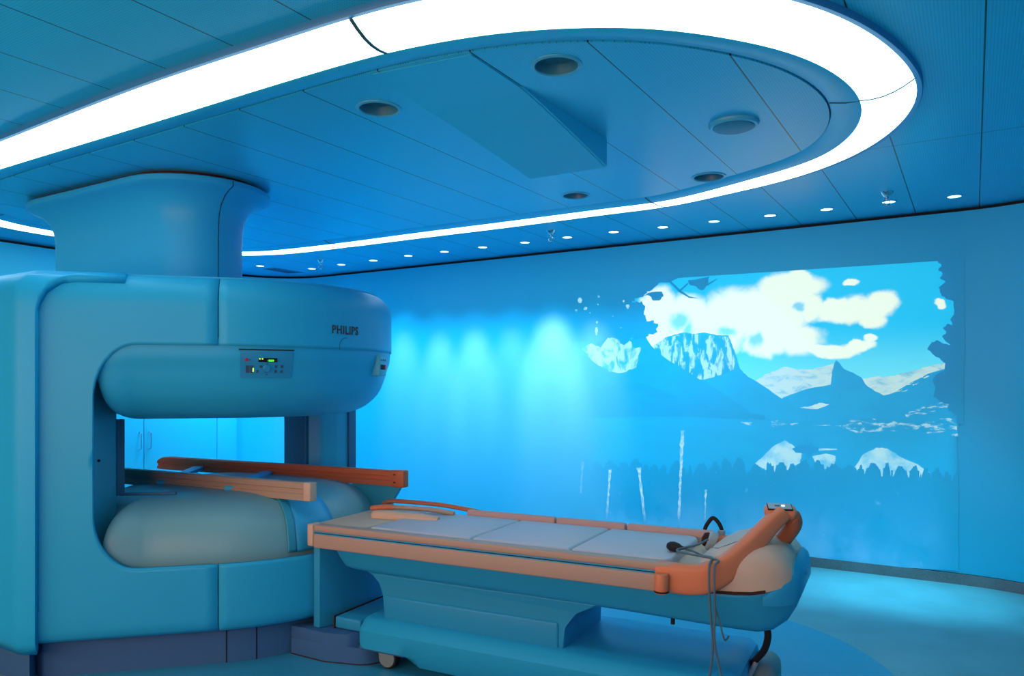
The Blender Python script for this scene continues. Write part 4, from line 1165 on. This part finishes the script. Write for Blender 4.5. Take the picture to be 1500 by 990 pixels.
while xx < 1405:
    wdt = rt.uniform(10, 30); hgt = rt.uniform(6, 20); by_ = base_y(xx)
    n_ = 9
    for k in range(n_):
        t = k/(n_-1); prof_ = (1-abs(2*t-1)**1.7)
        top.append((xx+wdt*t+rt.uniform(-.8, .8), by_+4-hgt*prof_+rt.uniform(-1.6, 1.6)-(2.5 if k % 2 else 0)))
    xx += wdt*rt.uniform(.85, 1.0)
top = sorted(top, key=lambda p: p[0])
top = [p for p in top if p[0] < 1403]+[(1404, 690)]
lay('forest', [jag(top, False, .8, 2, 20)+[(1404, 790), (1404, 836), (838, 800)]], 15, 'forest')
def stem(x0, y0, x1, y1, w, seed):
    rnd = random.Random(seed); L = []; Rr = []; n = int((y1-y0)/4)
    for k in range(n+1):
        t = k/n; x = x0+(x1-x0)*t; y = y0+(y1-y0)*t; ww = w*(1.7 if t < .16 else 1)*(.55+rnd.random()*.7)
        L.append((x-ww+rnd.uniform(-.5, .5), y)); Rr.append((x+ww+rnd.uniform(-.5, .5), y-rnd.uniform(0, 2)))
    return L+Rr[::-1]
for k, s in enumerate([(854, 677, 851, 722, 1.7), (894, 688, 889, 762, 1.5), (936, 685, 946, 772, 1.8), (1000, 631, 994, 778, 2.0), (1034, 718, 1033, 762, 1.4)]):
    lay('flower_stem', [stem(*s, 60+k)], 16, 'stem')
lay('leaf_silhouette', [jag([(840, 410), (1006, 402), (985, 412), (965, 415), (955, 425), (944, 432), (930, 437), (926, 443), (940, 441), (946, 449), (944, 460), (947, 470), (958, 470), (965, 478), (961, 487), (950, 491), (940, 496), (925, 494), (915, 506), (905, 497), (890, 494), (878, 506), (868, 496), (860, 480), (848, 468), (840, 455)], True, 2.0, 4, 21),
    jag([(942, 433), (955, 428), (970, 427), (972, 434), (966, 440), (957, 440), (952, 433)], True, 1.0, 3, 22),
    jag([(983, 412), (997, 425), (1010, 434), (1024, 437), (1010, 436.5), (995, 428), (981, 414)], True, .3, 2, 23),
    jag([(1008, 410), (1040, 405), (1036, 416), (1030, 425), (1020, 420), (1012, 418)], True, 1.5, 3, 24), jag([(995, 425), (1008, 414), (1009, 415.5), (997, 427)], True, .2, 2, 25), jag([(1034, 417), (1050, 408), (1051, 409), (1036, 419)], True, .2, 2, 26)], 17, 'dark')
holes = [(850, 440, 5, 7), (858, 452, 4, 4), (877, 434, 3, 3), (876, 446, 2.5, 2), (920, 449, 4, 6), (914, 441, 2, 3), (874, 485, 3.5, 10), (875, 472, 2, 3), (898, 463, 2, 1.5), (910, 480, 2, 1.5), (930, 442, 3, 2), (865, 458, 2, 2), (845, 455, 3, 3)]
lay('light_gaps', [jag([(x+.65*rx*math.cos(a*PI/3), y+.65*ry*math.sin(a*PI/3)) for a in range(6)], True, .8, 2, 70+i) for i, (x, y, rx, ry) in enumerate(holes)], 18, 'snow')
lay('leaf_silhouette', [jag([(1371, 381), (1379, 388), (1374, 396), (1381, 401), (1377, 408), (1385, 413), (1375, 421), (1379, 432), (1386, 438), (1397, 441), (1397.5, 461), (1392, 468), (1397, 479), (1388, 474), (1381, 481), (1386, 487), (1380, 493), (1392, 505), (1382, 503), (1374, 498), (1365, 501), (1358, 511), (1368, 520), (1378, 527), (1385, 532), (1384, 543), (1372, 548), (1366, 556), (1370, 570), (1367, 580), (1378, 588), (1390, 592), (1388, 600), (1400, 606), (1402, 620), (1412, 622), (1413, 378)], True, 1.1, 4, 27)], 17, 'dark')


# ------------------------------------------------------------------ added fill light, shaped as a window in the unseen wall behind the camera
wn = bpy.data.objects.new('window_1', None); COL.objects.link(wn); wn.location = (*uv2w(0, VF), 0); wn.rotation_euler = (0, 0, -ANG); wn['kind'] = 'structure'
M['winlight'] = mat('lit_window', (.6, .6, .6), .3, .3, emit=(1.0, .52, .34), es=4.2)  # invented warm glow, brightens scanner and table faces from the camera side
X0, X1, Z0, Z1 = -6.2, .3, .95, 2.25
box('pane', X0, X1, .012, .02, Z0, Z1, M['winlight'], wn)
for a, b, c_, d in ((X0-.07, X1+.07, Z0-.07, Z0), (X0-.07, X1+.07, Z1, Z1+.07), (X0-.07, X0, Z0, Z1), (X1, X1+.07, Z0, Z1), (-3.0, -2.93, Z0, Z1)):
    box('frame', a, b, .0, .05, c_, d, M['grey'], wn, .006)
# ------------------------------------------------------------------ light
def spot(x, y, z, tx, ty, tz, power, col, size, blend=1.0, rad=.03):
    L = bpy.data.lights.new('spot_lamp', 'SPOT'); L.energy = power; L.color = col; L.spot_size = math.radians(size); L.spot_blend = blend; L.shadow_soft_size = rad
    o = bpy.data.objects.new('spot_lamp', L); COL.objects.link(o); o.location = (x, y, z)
    o.rotation_euler = (Vector((tx, ty, tz))-Vector((x, y, z))).to_track_quat('-Z', 'Y').to_euler()
    return o
CY1 = (.10, .62, 1.0)
powers = {3: (150, 26), 4: (210, 24), 5: (260, 26), 6: (150, 26), 7: (420, 34), 8: (190, 28)}
for i, (x, y) in enumerate(SPOT):
    u_, v_ = w2uv(x, y)
    if i in powers:
        p, sz = powers[i]
        tx, ty = uv2w(u_, VB)
        spot(x, y, ZC-.02, tx, ty, 1.6, p*4, (1.0, .082, .074), sz+6, 1.0, .09)
    if i >= 12:
        spot(x, y, ZC-.02, x, y, 0, [40, 150, 210, 210][i-12], (.14, .70, 1.0), 36)
    else:
        tx, ty = uv2w(u_, v_+.35)
        spot(x, y, ZC-.02, tx, ty, 0, 70 if i < 8 else 38, CY1, 84)
# ceiling spots along the left wall (their fittings are hidden behind the scanner)
for v_ in (3.6, 4.4, 5.2, 5.9):
    x, y = uv2w(UL+.95, v_)
    tx, ty = uv2w(UL+.2, v_)
    spot(x, y, ZC-.02, tx, ty, 1.0, 130, CY1, 80)

w = bpy.data.worlds.new('world'); SC.world = w; w.use_nodes = True
w.node_tree.nodes['Background'].inputs[0].default_value = (.05, .25, .4, 1); w.node_tree.nodes['Background'].inputs[1].default_value = .05

cam = bpy.data.cameras.new('camera'); co = bpy.data.objects.new('camera', cam); COL.objects.link(co)
co.location = (0, 0, EYE); co.rotation_euler = (PI/2, 0, 0)
cam.sensor_width = 36; cam.lens = 36*F/1500; cam.shift_y = (HZ-495)/1500; cam.clip_start = .05
SC.camera = co
SC.view_settings.view_transform = 'Standard'; SC.view_settings.look = 'None'
SC.view_settings.exposure = 0.4; SC.view_settings.gamma = 1.0; SC.view_settings.use_curve_mapping = False
SC.cycles.max_bounces = 8; SC.cycles.diffuse_bounces = 5
